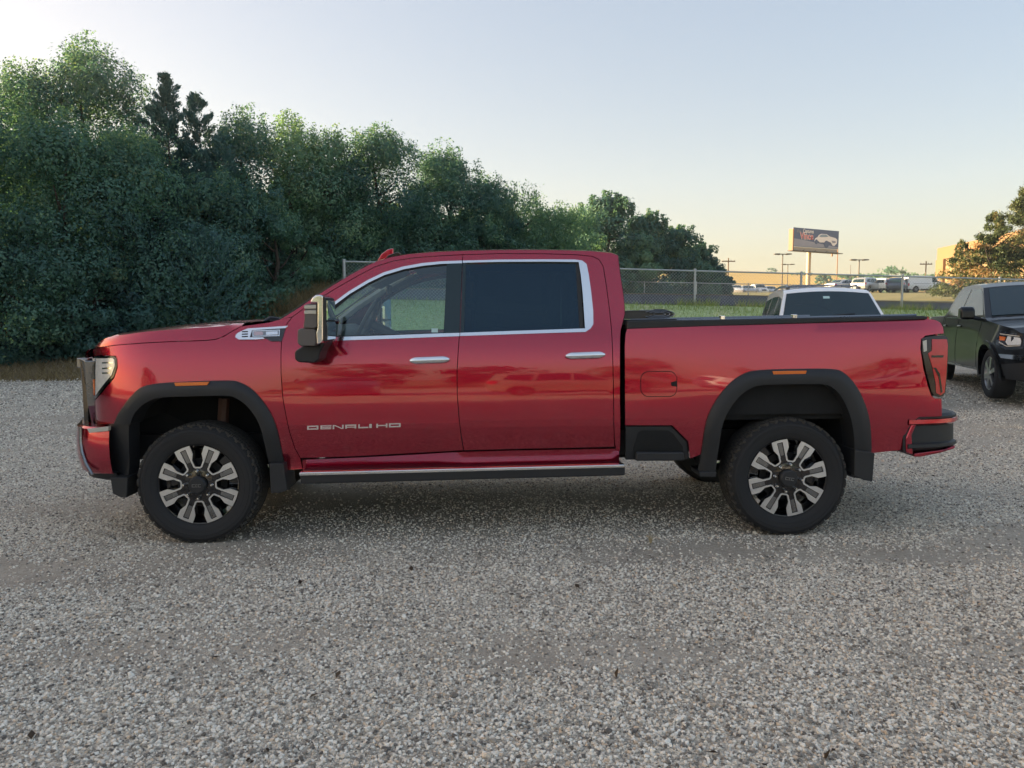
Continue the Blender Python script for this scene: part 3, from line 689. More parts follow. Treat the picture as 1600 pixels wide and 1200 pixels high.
# rails, cover and tailgate
rail_px = [(979.5, 501.5), (1050, 500.3), (1150, 499), (1250, 497), (1350, 495.5), (1440, 493.5), (1447, 495), (1447, 499), (1425, 500), (1350, 502.5), (1250, 505.5), (1150, 508.6), (1050, 512), (979.5, 514.5)]
rq = SP(rail_px, w_bed)
for s in (-1, 1):
    MB().prism(rq, s*.965, s*.875).build('bed_rail', M['trim'], truck, bevel=.008)
    up = [(x, z+.006) for x, z in SP([(1060, 502), (1436, 494)], w_bed)]
    MB().tube([(up[0][0], s*.90, up[0][1]), (up[1][0], s*.90, up[1][1])], .012, 6).build('cover_rail', M['satin'], truck, smooth=40)
for px, py in ((1128, 497.2), (1240, 495.2)):
    x, z = P(px, py, -.93); MB().box(x-.018, x+.012, -.965, -.92, z-.010, z+.018).build('rail_clip', M['chrome'], truck, bevel=.004)
# folded soft cover bundled behind the cab: rolled layers
def roll_poly(sc): return [P(979+a*sc, 494+b*sc, -.86) for a, b in ()]
x0, z0 = P(980, 501, -.86); x1, z1 = P(1055, 499, -.86)
zt = P(1040, 484.5, -.86)[1]
sec = smooth_pts([(x0-.06, z0+.01), (x0-.06, zt-.012), (x0+.15, zt-.004), (x1-.14, zt+.004), (x1-.06, zt-.002), (x1-.015, zt-.03), (x1, (zt+z1)/2), (x1-.02, z1+.025), (x1-.08, z1+.008)], 4)
rows = [[(x+.004*math.sin(9*y+3*x), y, z+.004*math.sin(13*y)) for x, z in sec] for y in np.linspace(-.86, .86, 26)]
roll = MB().grid(rows).add([(x, -.86, z) for x, z in sec], [tuple(range(len(sec)))]).add([(x, .86, z) for x, z in sec], [tuple(range(len(sec)))[::-1]]).build('folded_bed_cover', M['vinyl'], truck, smooth=50)
for i, f in enumerate((.78, .55, .32)):
    cxr, czr = x1-.115, (zt+z1)/2+.004
    pts = [(cxr+.105*f*1.05*math.cos(a)*(1.25), -.868, czr+.036*f*math.sin(a)) for a in np.linspace(-2.6, 2.6, 16)]
    MB().tube(pts, .0035, 5).build('fold_edge', M['satin'], roll, smooth=60)
xf, zf = P(977, 540, -.9); xt = SP([(1474, 512)], w_bed)[0][0]
zb = P(1300, 500, -.93)[1]
tg = MB()
bedm = MB().box(xf+.02, xt-.05, -.90, .90, .80, .84).box(xf+.01, xf+.05, -.90, .90, .80, zb-.04).box(xf, xt-.05, -.94, -.86, .84, zb-.06).box(xf, xt-.05, .86, .94, .84, zb-.06)
bedm.build('bed_liner', M['liner'], truck)
rows = []
for z in np.linspace(.80, zb+.02, 10):
    rows.append([(xt-.01+.03*(1-(y/.83)**2)-(.02 if z > zb-.02 else 0), y, z) for y in np.linspace(-.80, .80, 11)])
MB().grid(rows).box(xt-.08, xt-.02, -.80, .80, .80, zb+.015).build('tailgate', M['red'], truck, smooth=30, flip=True)
MB().box(xt+.015, xt+.03, -.16, .16, 1.22, 1.32).build('tailgate_handle', M['gloss_black'], truck, bevel=.004)

# --- tail lamps
tl = [(1440.5, 529), (1447, 526.5), (1462, 524.5), (1476, 524), (1481, 528), (1482, 534), (1481, 560), (1479.5, 590), (1477.5, 612), (1474, 619), (1467, 620.5), (1460, 618.5), (1455.5, 612), (1447, 580), (1440.5, 548)]
tl_red = [(1456, 530), (1479, 530), (1480.5, 540), (1478, 590), (1475.5, 613), (1469, 617.5), (1462.5, 614), (1462, 600), (1457, 575), (1450, 552), (1456, 548)]
tl_bar = [(1455, 555), (1474, 555), (1473, 558.5), (1455, 558.5)]
tl_clear = [(1441.5, 533), (1447.5, 531), (1448, 548), (1443, 550)]
def w_tail(x, z): return w_bed(x, z)+.006
for s in (-1, 1):
    t = panel('tail_lamp', SP(tl, w_tail), w_tail, s, M['dark_lens'], truck, lip=.05, gap=0)
    panel('lens', SP(tl_red, w_tail), w_tail, s, M['red_lens'], t, off=.003, lip=.006, gap=0)
    panel('lamp_bar', SP(tl_bar, w_tail), w_tail, s, M['dark_lens'], t, off=.006, lip=.004, gap=0)
    panel('lamp_bar', SP([(1456, 574), (1462, 574.5), (1468, 584), (1472, 612), (1469.5, 614), (1465.5, 588), (1460, 577)], w_tail), w_tail, s, M['dark_lens'], t, off=.006, lip=.004, gap=0)
    panel('reverse_lens', SP(tl_clear, w_tail), w_tail, s, M['pale_lens'], t, off=.003, lip=.004, gap=0)
    MB().box(xt-.05, xt+.004, s*.76, s*.88, .96, 1.42).build('lamp_back', M['red_lens'], t, bevel=.01)

# --- wheel-arch flares with side markers, mud flaps, liners
def arch(name, outer, inner, w, marker, parent=truck):
    oq = SP(outer, w, .012); iq = SP(inner, w, .03)
    for s in (-1, 1):
        rows = []
        for (xo, zo), (xi, zi) in zip(oq, iq):
            wo = float(w(xo, zo)); wi = float(w(xi, zi)); wm = max(wo, wi)
            rows.append([(xo, s*(wo-.02), zo), (xo, s*(wo+.010), zo), (xo*.8+xi*.2, s*(wm+.026), zo*.8+zi*.2), (xo*.45+xi*.55, s*(wm+.040), zo*.45+zi*.55), (xi, s*(wm+.030), zi), (xi, s*(wm-.02), zi), (xi, s*(wm-.16), zi)])
        f = MB().grid(rows).build(name, M['trim'], parent, smooth=38, flip=(s < 0))
        mq = SP(marker, w, .035)
        x = [p[0] for p in mq]; z = [p[1] for p in mq]
        MB().prism(mq, s*(float(w(np.mean(x), np.mean(z)))+.012), s*(float(w(np.mean(x), np.mean(z)))+.037)).build('side_marker', M['amber'], f, bevel=.003)
fo = smooth_pts([(178, 660), (185, 645), (200, 624), (219, 606), (244, 599.5), (290, 596.5), (355, 594.5), (375, 598), (396, 611), (417, 637), (430, 664), (438, 697), (444, 727), (452, 765)], 4)
fi = smooth_pts([(203, 664), (208, 650), (218, 637), (231, 627.5), (250, 621.5), (295, 619.5), (352, 618.5), (368, 622), (384, 633), (400, 653), (410, 677), (416, 703), (421, 730), (426, 767)], 4)
arch('fender_flare', fo, fi, w_fen, [(272, 598), (327, 596.5), (324, 602), (274, 603.5)])
ro = smooth_pts([(1091, 742), (1097, 703), (1104, 660), (1118, 628), (1141, 599), (1163, 584), (1186, 578.5), (1240, 576.5), (1298, 576.5), (1318, 582), (1336, 600), (1350, 626), (1359, 656), (1362, 700), (1357.5, 749)], 4)
ri = smooth_pts([(1117, 744), (1122, 706), (1128, 668), (1138, 643), (1154, 621), (1171, 608), (1190, 602), (1240, 600.5), (1284, 600.5), (1300, 605), (1314, 619), (1325, 641), (1332, 666), (1335, 704), (1329, 745)], 4)
arch('bed_flare', ro, ri, w_bed, [(1207.5, 580), (1260.5, 579), (1259, 584.5), (1208.5, 585.5)])
# bumper-side black vertical trim in front of the front wheel
both('arch_front_trim', SP([(172.5, 662), (200, 660), (204, 664), (203, 740), (199, 756), (180, 750), (174, 742)], w_fen), w_fen, M['trim'], off=.022, gap=0, lip=.16)
def flap(px, y0, y1):
    q = [P(a, b, -.97) for a, b in px]
    for s in (-1, 1): MB().prism(q, s*y0, s*y1).build('mud_flap', M['trim'], truck, bevel=.006)
flap([(177, 744), (204, 744), (203, 775.5), (193, 775), (181, 769)], .78, 1.015)
flap([(424, 722), (446, 722), (452, 764), (440, 768), (426, 768)], .78, 1.02)
flap([(1330, 700), (1361, 706), (1357.5, 750), (1345, 748), (1329, 741)], .76, 1.025)
flap([(1090, 736), (1118, 736), (1117, 744), (1092, 744)], .76, 1.0)
for hubx, pts in ((-2.018, fi), (2.018, ri)):
    w_ = w_fen if hubx < 0 else w_bed
    q = SP(pts[::2], w_, .03)
    for s in (-1, 1):
        lm = MB().grid([[(x, s*.985, z+.012) for x, z in q], [(x, s*.46, z+.012) for x, z in q]])
        lm.add([(x, s*.46, z+.012) for x, z in q], [tuple(range(len(q)))])
        lm.build('wheel_liner', M['liner'], truck, smooth=50)

# --- front end: headlamps, grille, bumper
hl = [(134.5, 558), (150, 556.7), (178.5, 556.7), (182, 560), (182.5, 573), (178, 588), (158, 613), (148, 624.5), (146.5, 622), (145, 600), (143.5, 575), (134.5, 572)]
def w_hl(x, z): return w_fen(x, z)+.004
for s in (-1, 1):
    h = panel('headlamp', SP(hl, w_hl), w_hl, s, M['gloss_black'], truck, gap=0, step=.03, lip=.05)
    panel('reflector', SP([(150.5, 560), (176, 559.5), (179, 562), (179.5, 572), (174.5, 586), (157, 607), (149.5, 618), (149.5, 592), (149.8, 570)], w_hl), w_hl, s, M['lamp_white'], h, off=.004, gap=0, step=.03, lip=.004)
    panel('reflector', SP([(136.5, 560), (149, 559.5), (149, 564), (137, 565)], w_hl), w_hl, s, M['lamp_white'], h, off=.004, gap=0, step=.03, lip=.004)
    for yy in (566, 574.5, 582):
        panel('lamp_fin', SP([(160, yy), (178-(yy-566)*.3, yy-.5), (177-(yy-566)*.3, yy+1.6), (160, yy+2)], w_hl), w_hl, s, M['chrome'], h, off=.006, gap=0, step=.03, lip=.003)
    panel('turn_signal', SP([(145.3, 593), (148.4, 592), (148.2, 615), (147, 618), (145.8, 612)], w_hl), w_hl, s, M['amber'], h, off=.005, gap=0, step=.03, lip=.003)
    panel('lamp_bezel', SP([(144.2, 572), (148.5, 570), (148.6, 590), (145, 591)], w_hl), w_hl, s, M['satin'], h, off=.005, gap=0, step=.03, lip=.003)
GX = P(124.5, 600, -.60)[0]+3.06
gz0, gz1 = P(140, 664, -.7)[1], P(135, 563, -.7)[1]
fr = MB()
for s in (-1, 1):  # chrome upright frame each side of the grille
    fr.add([], [])
    pts = [(x+GX, y, z) for x, y, z in ((-3.055, s*.60, gz1), (-3.0, s*.70, gz1+.01), (-2.935, s*.76, gz1), (-2.94, s*.745, gz0+.14), (-2.93, s*.70, gz0), (-3.03, s*.60, gz0))]
    b = [(x+.09, y*.94, z) for x, y, z in pts]
    fr.add(pts+b, [tuple(range(6)) if s > 0 else tuple(range(5, -1, -1))]+[((i, (i+1) % 6, (i+1) % 6+6, i+6) if s < 0 else (i, i+6, (i+1) % 6+6, (i+1) % 6)) for i in range(6)])
fr.box(-3.065+GX, -2.99+GX, -.62, .62, gz1-.06, gz1+.012).box(-3.05+GX, -2.99+GX, -.62, .62, gz0-.01, gz0+.05)
g = fr.build('grille', M['satin'], truck, bevel=.008)
MB().box(-3.0+GX, -2.97+GX, -.68, .68, gz0, gz1).build('grille_mesh', M['gloss_black'], g)
for i in range(7):
    z = gz0+.09+i*(gz1-gz0-.18)/6
    MB().box(-3.04+GX, -3.0+GX, -.60, .60, z-.014, z+.014).build('grille_bar', M['satin'], g, bevel=.004)
MB().tube([(-3.072+GX, -.14, (gz0+gz1)/2+.12), (-3.072+GX, .14, (gz0+gz1)/2+.12)], .03, 8).build('grille_badge', M['chrome'], g, smooth=50)
MB().box(-2.86, -2.75, -.70, .70, .62, gz1-.01).build('radiator_support', M['liner'], truck)
def sweep(plan, sec):
    """section (out, z) swept along a plan curve (x, y), mirrored across y"""
    pl = [Vector((x, y)) for x, y in plan]; rows = []
    for i, p in enumerate(pl):
        t = (pl[min(i+1, len(pl)-1)]-pl[max(i-1, 0)]).normalized(); nrm = Vector((-t.y, t.x))
        rows.append([(p.x+nrm.x*o, p.y+nrm.y*o, z) for o, z in sec])
    return rows
bz = lambda py: P(150, py, -.93)[1]
half = [(P(173, 700, -.985)[0], -.992), (-2.66, -.985), (-2.74, -.965), (-2.80, -.93), (-2.868, -.86), (-2.932, -.76), (-3.005, -.6), (-3.03, -.35), (-3.04, 0)]
full = half+[(x, -y) for x, y in half[::-1][1:]]
fb = MB().grid(sweep(full, [(-.10, bz(666)), (-.015, bz(666)), (0, bz(669)), (.012, bz(690)), (.010, bz(715)), (-.01, bz(736)), (-.03, bz(740)), (-.10, bz(741))])).build('front_bumper', M['red'], truck, smooth=40)
chl = [(x+.055, y*1.0) for x, y in full[4:-4]]
MB().grid(sweep(chl, [(-.06, bz(700)), (.02, bz(701)), (.032, bz(706)), (.020, bz(718)), (-.005, bz(734)), (-.05, bz(740))])).build('bumper_chrome', M['chrome'], fb, smooth=40)
for s in (-1, 1):
    ed = [(-2.815, s*.932, bz(667)), (-2.817, s*.935, bz(690)), (-2.805, s*.948, bz(705)), (-2.775, s*.964, bz(722)), (-2.725, s*.985, bz(739))]
    MB().tube(ed, .011, 6).build('bumper_edge', M['satin'], fb, smooth=50)
    q = SP([(153, 665.5), (176, 664.5), (176, 671.5), (155.5, 672)], lambda x, z: w_fen(x, z)+.02)
    lw = float(np.mean([w_fen(a, b) for a, b in q]))
    MB().prism(q, s*.98, s*1.016).build('bumper_lamp', M['pale_lens'], fb, bevel=.003)
low = [(x+.02, y*.985) for x, y in full]
MB().grid(sweep(low, [(-.10, bz(738)), (-.012, bz(738)), (-.03, bz(748)), (-.09, bz(753)), (-.2, bz(753))])).build('front_valance', M['trim'], truck, smooth=40)

# --- rear bumper
rb = lambda py: P(1440, py, -.93)[1]
rhalf = [(3.06, -.985), (3.14, -.975), (3.24, -.95), (3.33, -.90), (3.375, -.82), (3.40, -.6), (3.42, -.3), (3.425, 0)]
rx0 = SP([(1411, 690)], w_bed)[0][0]
sh = rx0-3.06+.02
xr = P(1488.5, 650, -.80)[0]-3.375
rhalf = [(x+sh*max(0, 1-i/4)+xr*min(1, i/4), y) for i, (x, y) in enumerate(rhalf)]
rfull = rhalf+[(x, -y) for x, y in rhalf[::-1][1:]]
def rsweep(o, sec): return MB().grid(sweep(o, [(-a, z) for a, z in sec]))
rbm = rsweep(rfull, [(-.12, rb(644)), (-.008, rb(646)), (.012, rb(650)), (.012, rb(653))]).build('rear_bumper', M['trim'], truck, smooth=30, flip=True)
rsweep(rfull, [(.0, rb(652.5)), (.020, rb(654)), (.022, rb(660)), (.006, rb(663))]).build('bumper_stripe', M['red'], rbm, smooth=35, flip=True)
rsweep(rfull, [(-.03, rb(662)), (-.004, rb(664)), (.0, rb(690)), (.02, rb(692)), (.022, rb(697)), (-.02, rb(703)), (-.10, rb(704))]).build('bumper_cover', M['trim'], rbm, smooth=30, flip=True)
for s in (-1, 1):
    q = SP([(1412, 706), (1414, 684), (1424, 664), (1434, 653.5), (1440, 654), (1438, 661), (1432, 664), (1424, 680), (1423, 710)], w_bed)
    MB().prism(q, s*.94, s*.995).build('bumper_end', M['red'], rbm, bevel=.012)
    q = SP([(1409, 705), (1411, 682), (1421, 663), (1433, 651), (1436, 653), (1424, 665), (1415, 684), (1413, 708)], w_bed)
    MB().prism(q, s*.93, s*.985).build('bumper_gap_trim', M['trim'], rbm)
    q = [P(a, b, -.9) for a, b in ((1422, 706), (1470, 700), (1486, 694), (1485, 699), (1462, 706), (1432, 712), (1422, 712))]
    MB().prism(q, s*.70, s*.955).build('bumper_lip', M['red'], rbm, bevel=.008)
MB().box(2.9, 3.35, -.5, .5, .62, .70).box(3.3, 3.45, -.04, .04, .60, .68).build('tow_hitch', M['frame'], truck)

# --- running boards
bx = SP([(467, 741)], w_cab)[0][0]; ex = SP([(976, 728)], w_cab)[0][0]
z0 = P(640, 745, -1.03)[1]
for s in (-1, 1):
    a = P(470, 757, -1.04); b = P(977, 743.5, -1.04); c = P(977, 728, -1.04); d = P(467, 739.5, -1.04)
    rbo = MB().prism([a, b, c, d], s*.80, s*1.035).build('running_board', M['trim'], truck, bevel=.010)
    a = P(467.5, 743.5, -1.04); b = P(976, 730.5, -1.04); c = P(976, 725.5, -1.04); d = P(467.5, 738, -1.04)
    MB().prism([a, b, c, d], s*.985, s*1.046).build('chrome_strip', M['chrome'], rbo, bevel=.006)

# --- chassis and floor
fm = MB()
for s in (-1, 1): fm.box(-2.85, 3.2, s*.42, s*.54, .50, .68)
fm.box(-1.35, .86, -.86, .86, .60, .66).box(-1.40, -1.33, -.90, .90, .60, 1.36).box(.80, .84, -.88, .88, .6, 1.42).box(-2.7, -1.4, -.44, .44, .55, 1.25).box(.95, 3.0, -.42, .42, .7, .80)
fm.build('frame', M['frame'], truck)
for hx in (-2.018, 2.018):
    MB().tube([(hx, -.75, .42), (hx, .75, .42)], .055, 10).lathe([(.0, -.16), (.13, -.1), (.16, 0), (.13, .1), (0, .16)], 14, 'y', (hx, .05, .42)).build('axle', M['frame'], truck, smooth=40)
for s in (-1, 1):
    MB().tube([(2.018-.7, s*.5, .56), (2.018, s*.5, .46), (2.018+.75, s*.5, .62)], .03, 6).tube([(2.25, s*.45, .9), (2.12, s*.55, .42)], .035, 8).build('leaf_spring', M['frame'], truck, smooth=40)
    MB().tube([(-1.95, s*.62, .95), (-1.98, s*.66, .42)], .04, 8).build('shock_absorber', mat('rusty_brown', (.10, .05, .035), .6), truck, smooth=40)
MB().tube([(1.2, .3, .5), (2.5, .35, .55), (3.0, .75, .55), (3.25, .85, .5)], .045, 10).build('exhaust_pipe', M['steel'], truck, smooth=50)
MB().tube([(-1.3, -.3, .48), (1.2, -.3, .48), (1.9, -.1, .45)], .05, 8).box(-.6, .9, .2, .6, .42, .58).build('transmission', M['frame'], truck, smooth=40)

# --- cabin
def inner(name, poly, off): 
    for s in (-1, 1): panel(name, SP(poly, w_cab), w_cab, s, M['interior'], truck, off=off, gap=0, lip=0)
inner('door_card', [(470, 560), (520, 534), (715, 526), (920, 520), (950, 540), (950, 690), (720, 700), (470, 706)], -.075)
dx, dz = P(500, 520, -.4)
MB().prism([(dx-.30, dz-.35), (dx-.34, dz-.02), (dx-.20, dz+.045), (dx+.05, dz+.06), (dx+.16, dz+.01), (dx+.20, dz-.10), (dx+.08, dz-.20), (dx+.08, dz-.40)], -.82, .82).build('dashboard', M['interior'], truck, bevel=.03)
sw = empty('steering_wheel', (P(575, 503, -.40)[0], -.40, P(575, 503, -.40)[1]), (0, R(-62), 0), truck)
mb = MB(); mb.tube([(.19*math.cos(a), .19*math.sin(a), 0) for a in np.linspace(0, 2*math.pi, 33)], .016, 8, caps=False)
for a in (90, 210, 330): mb.tube([(0, 0, -.03), (.185*math.cos(R(a)), .185*math.sin(R(a)), 0)], .018, 6)
mb.lathe([(0, .02), (.06, .015), (.07, -.02), (0, -.05)], 14, 'z'); mb.build('wheel_rim', M['interior'], sw, smooth=50)
MB().tube([(0, 0, -.02), (0, 0, -.4)], .035, 8).build('steering_column', M['interior'], sw, smooth=50)
for sy in (-.40, .40):
    for sx, nm in ((-.42, 'front_seat'), (.50, 'rear_seat')):
        hwid = .27
        MB().prism([(sx-.45, .92), (sx-.47, 1.03), (sx-.40, 1.07), (sx+.06, 1.03), (sx+.04, .9)], sy-hwid, sy+hwid).prism([(sx+.02, 1.0), (sx+.10, 1.4), (sx+.17, 1.60), (sx+.27, 1.60), (sx+.24, 1.3), (sx+.16, .95)], sy-hwid+.02, sy+hwid-.02).prism([(sx+.17, 1.64), (sx+.20, 1.80), (sx+.28, 1.80), (sx+.27, 1.64)], sy-.13, sy+.13).build(nm, M['interior'], truck, bevel=.035, seg=3)
# headliner and pillars' inner trim
rows = []
for (x, z) in rt[4:]:
    wy = float(w_cab(x, z))-.05; rows.append([(x, s*wy, z-.035-.02*abs(s)**4) for s in np.linspace(-1, 1, 9)])
MB().grid(rows).build('headliner', M['interior_light'], truck, smooth=50)
for s in (-1, 1):
    ip = [(x, s*(float(w_cab(x, z))-.05), z-.02) for x, z in SP([(452, 497), (490, 470), (550, 434), (592, 413)], w_cab)]
    MB().tube(ip, .035, 6).build('pillar_trim', M['interior_light'], truck, smooth=50)
xx, zz = P(612, 455, -.3)
MB().box(xx-.07, xx-.05, -.12, .12, zz-.01, zz+.06).build('rear_view_mirror', M['interior'], truck, bevel=.01)
for s in (-1, 1):
    vx, vz = P(640, 428, -.45*1); 
    MB().prism([(vx-.28, vz-.08), (vx-.26, vz-.10), (vx-.02, vz+.02), (vx-.04, vz+.04)], s*.15, s*.60).build('sun_visor', M['interior_light'], truck, bevel=.01)
stk = [(674, 513), (684, 513), (684, 519.5), (674, 519.5)]
panel('window_sticker', SP(stk, w_cab), w_cab, -1, M['sticker'], DF[0], off=-.0145, gap=0, lip=0)

# --- door mirrors on their arms
def mirror(s):
    def q(pts, y): return [P(a, b, y) for a, b in pts]
    arm = MB().prism(q([(478, 540), (503, 538), (510, 528), (513, 536), (506, 548), (503, 560), (497, 566), (472, 565), (466, 560), (466, 548)], -1.10), s*.96, s*1.20).build('door_mirror', M['trim'], truck, bevel=.014, seg=3)
    MB().prism(q([(471, 515), (477, 512.5), (497, 512.5), (500, 516), (500, 536), (497, 540), (475, 540), (470.5, 535)], -1.2), s*1.12, s*1.30).build('mirror_housing', M['grey_plastic'], arm, bevel=.012, seg=3)
    MB().prism(q([(482.5, 476), (501, 474), (502, 511), (497, 513), (480, 512), (482, 500)], -1.2), s*1.10, s*1.31).build('mirror_shell', M['grey_plastic'], arm, bevel=.008)
    for yy in (477.5, 485.5):
        MB().prism(q([(482, yy), (500.5, yy-.6), (500.5, yy+5), (482, yy+5.4)], -1.2), s*1.27, s*1.317).build('mirror_lamp', M['pale_lens'], arm, bevel=.003)
    MB().prism(q([(491, 473), (495, 465.5), (500.5, 461.8), (508, 461.3), (511.2, 464), (511.2, 531), (508, 535), (501.5, 537.5), (500.3, 520), (502.3, 512), (502.3, 474)], -1.2), s*1.06, s*1.32).build('mirror_cap', M['chrome'], arm, bevel=.014, seg=3)
    MB().prism(q([(510.5, 463.5), (515, 466), (515.5, 500), (517, 512), (516, 533), (510.5, 533)], -1.2), s*1.05, s*1.315).build('mirror_bezel', M['trim'], arm, bevel=.008)
    gq = q([(515.2, 469), (517, 470), (517.6, 497), (517, 500), (515.2, 500)], -1.2)
    MB().prism(gq, s*1.07, s*1.30).build('mirror_pane', M['mirror_glass'], arm)
    gq = q([(515.2, 503), (518, 503), (518, 530), (515.2, 530)], -1.2)
    MB().prism(gq, s*1.07, s*1.30).build('mirror_pane', M['mirror_glass'], arm)
mirror(-1); mirror(1)
mx_, mz_ = P(594, 491, 1.20)
ca_, sa_ = math.cos(R(52)), math.sin(R(52))
fm_ = MB().obox((mx_-.02, 1.205, mz_), (.02*ca_, -.02*sa_, 0), (.135*sa_, .135*ca_, 0), (0, 0, .17)).build('mirror_bezel', M['trim'], truck, bevel=.01)
MB().obox((mx_+.002, 1.19, mz_+.045), (.004*ca_, -.004*sa_, 0), (.115*sa_, .115*ca_, 0), (0, 0, .095)).build('mirror_pane', M['mirror_glass'], fm_)
MB().obox((mx_+.002, 1.19, mz_-.105), (.004*ca_, -.004*sa_, 0), (.115*sa_, .115*ca_, 0), (0, 0, .045)).build('mirror_pane', M['mirror_glass'], fm_)

# --- fender vent badge
wv = lambda x, z: w_fen(x, z)
ch = [(368.5, 527), (369.2, 523), (372.5, 519.8), (380, 516.3), (388, 513), (420, 511), (451, 509), (446.5, 512.6), (420, 514.2), (394.5, 515.8), (391, 527), (412, 527), (414, 529.3), (400, 530.3), (374, 530.4)]
v = panel('fender_vent', SP(ch, wv), wv, -1, M['chrome'], truck, off=.010, gap=0, lip=.012)
panel('vent_recess', SP([(394, 515.6), (446.5, 512.4), (443, 525), (440, 533.3), (424, 533.3), (413, 528), (391, 527.3)], wv), wv, -1, M['gloss_black'], v, off=.005, gap=0, lip=.01)
for yy in (517.6, 521.4, 525.2):
    panel('vent_slot', SP([(379, yy), (388, yy-.6), (388, yy+1.2), (378.5, yy+1.4)], wv), wv, -1, M['liner'], v, off=.0115, gap=0, lip=.002)
pf = [(395.5, 516.4), (438, 515), (437.5, 525), (395.3, 525.9)]
pl = panel('name_plate', SP(pf, wv), wv, -1, M['satin'], v, off=.009, gap=0, lip=.004)
strip('plate_border', SP(inset(pf, 0), wv), SP(inset(pf, 1.2), wv), wv, M['chrome'], v, -1, off=.011)
panel('plate_script', SP([(398, 518.3), (410, 518), (412, 520.5), (411, 523.4), (398, 523.8)], wv), wv, -1, mat('plate_rose', (.55, .42, .44), .3, .7), v, off=.011, gap=0, lip=.002)
panel('plate_script', SP([(416.5, 518.2), (434.5, 517.5), (434.5, 522.4), (416.5, 523.2)], wv), wv, -1, M['chrome'], v, off=.011, gap=0, lip=.002)

# --- door lettering: DENALI HD in wide squared strokes
T_, H_ = .30, .15   # stroke thickness: horizontal bars (of height), uprights (of width)
LET = {'D': [(0, 0, 1, T_), (0, 1-T_, 1, 1), (0, T_, H_, 1-T_), (1-H_, T_*.8, 1, 1-T_*.8)],
       'E': [(0, 0, 1, .24), (0, .38, 1, .62), (0, .76, 1, 1), (0, .24, H_, .76)],
       'N': [(0, 0, H_, 1), (1-H_, 0, 1, 1), 'diag'],
       'A': [(0, 1-T_, 1, 1), (0, 0, H_, 1-T_), (1-H_, 0, 1, 1-T_), (H_, .22, 1-H_, .46)],
       'L': [(0, 0, H_, 1), (H_, 0, 1, T_)], 'I': [(0, 0, 1, 1)],
       'H': [(0, 0, H_, 1), (1-H_, 0, 1, 1), (H_, .38, 1-H_, .66)]}
for ch_, xa, xb in (('D', 180, 336), ('E', 364, 516), ('N', 534, 687), ('A', 709, 862), ('L', 889, 1028), ('I', 1040, 1076), ('H', 1140, 1294), ('D', 1314, 1476)):
    xa, xb = 460+xa/8.889, 460+xb/8.889
    base = lambda px: 671.4-(px-480)*.0296
    mb = MB()
    def cell(u, v):
        px = xa+(xb-xa)*u; return (px, base(px)-v*6.2)
    for st_ in LET[ch_]:
        if st_ == 'diag': pts = [cell(0, 1), cell(.2, 1), cell(1, 0), cell(.8, 0)]
        else: a, b, c, d = st_; pts = [cell(a, b), cell(c, b), cell(c, d), cell(a, d)]
        q = SP(pts, w_cab); yy = float(np.mean([w_cab(*p) for p in q])); mb.prism(q, -(yy-.002), -(yy+.006))
    mb.build('letter', M['chrome'], DF[0])

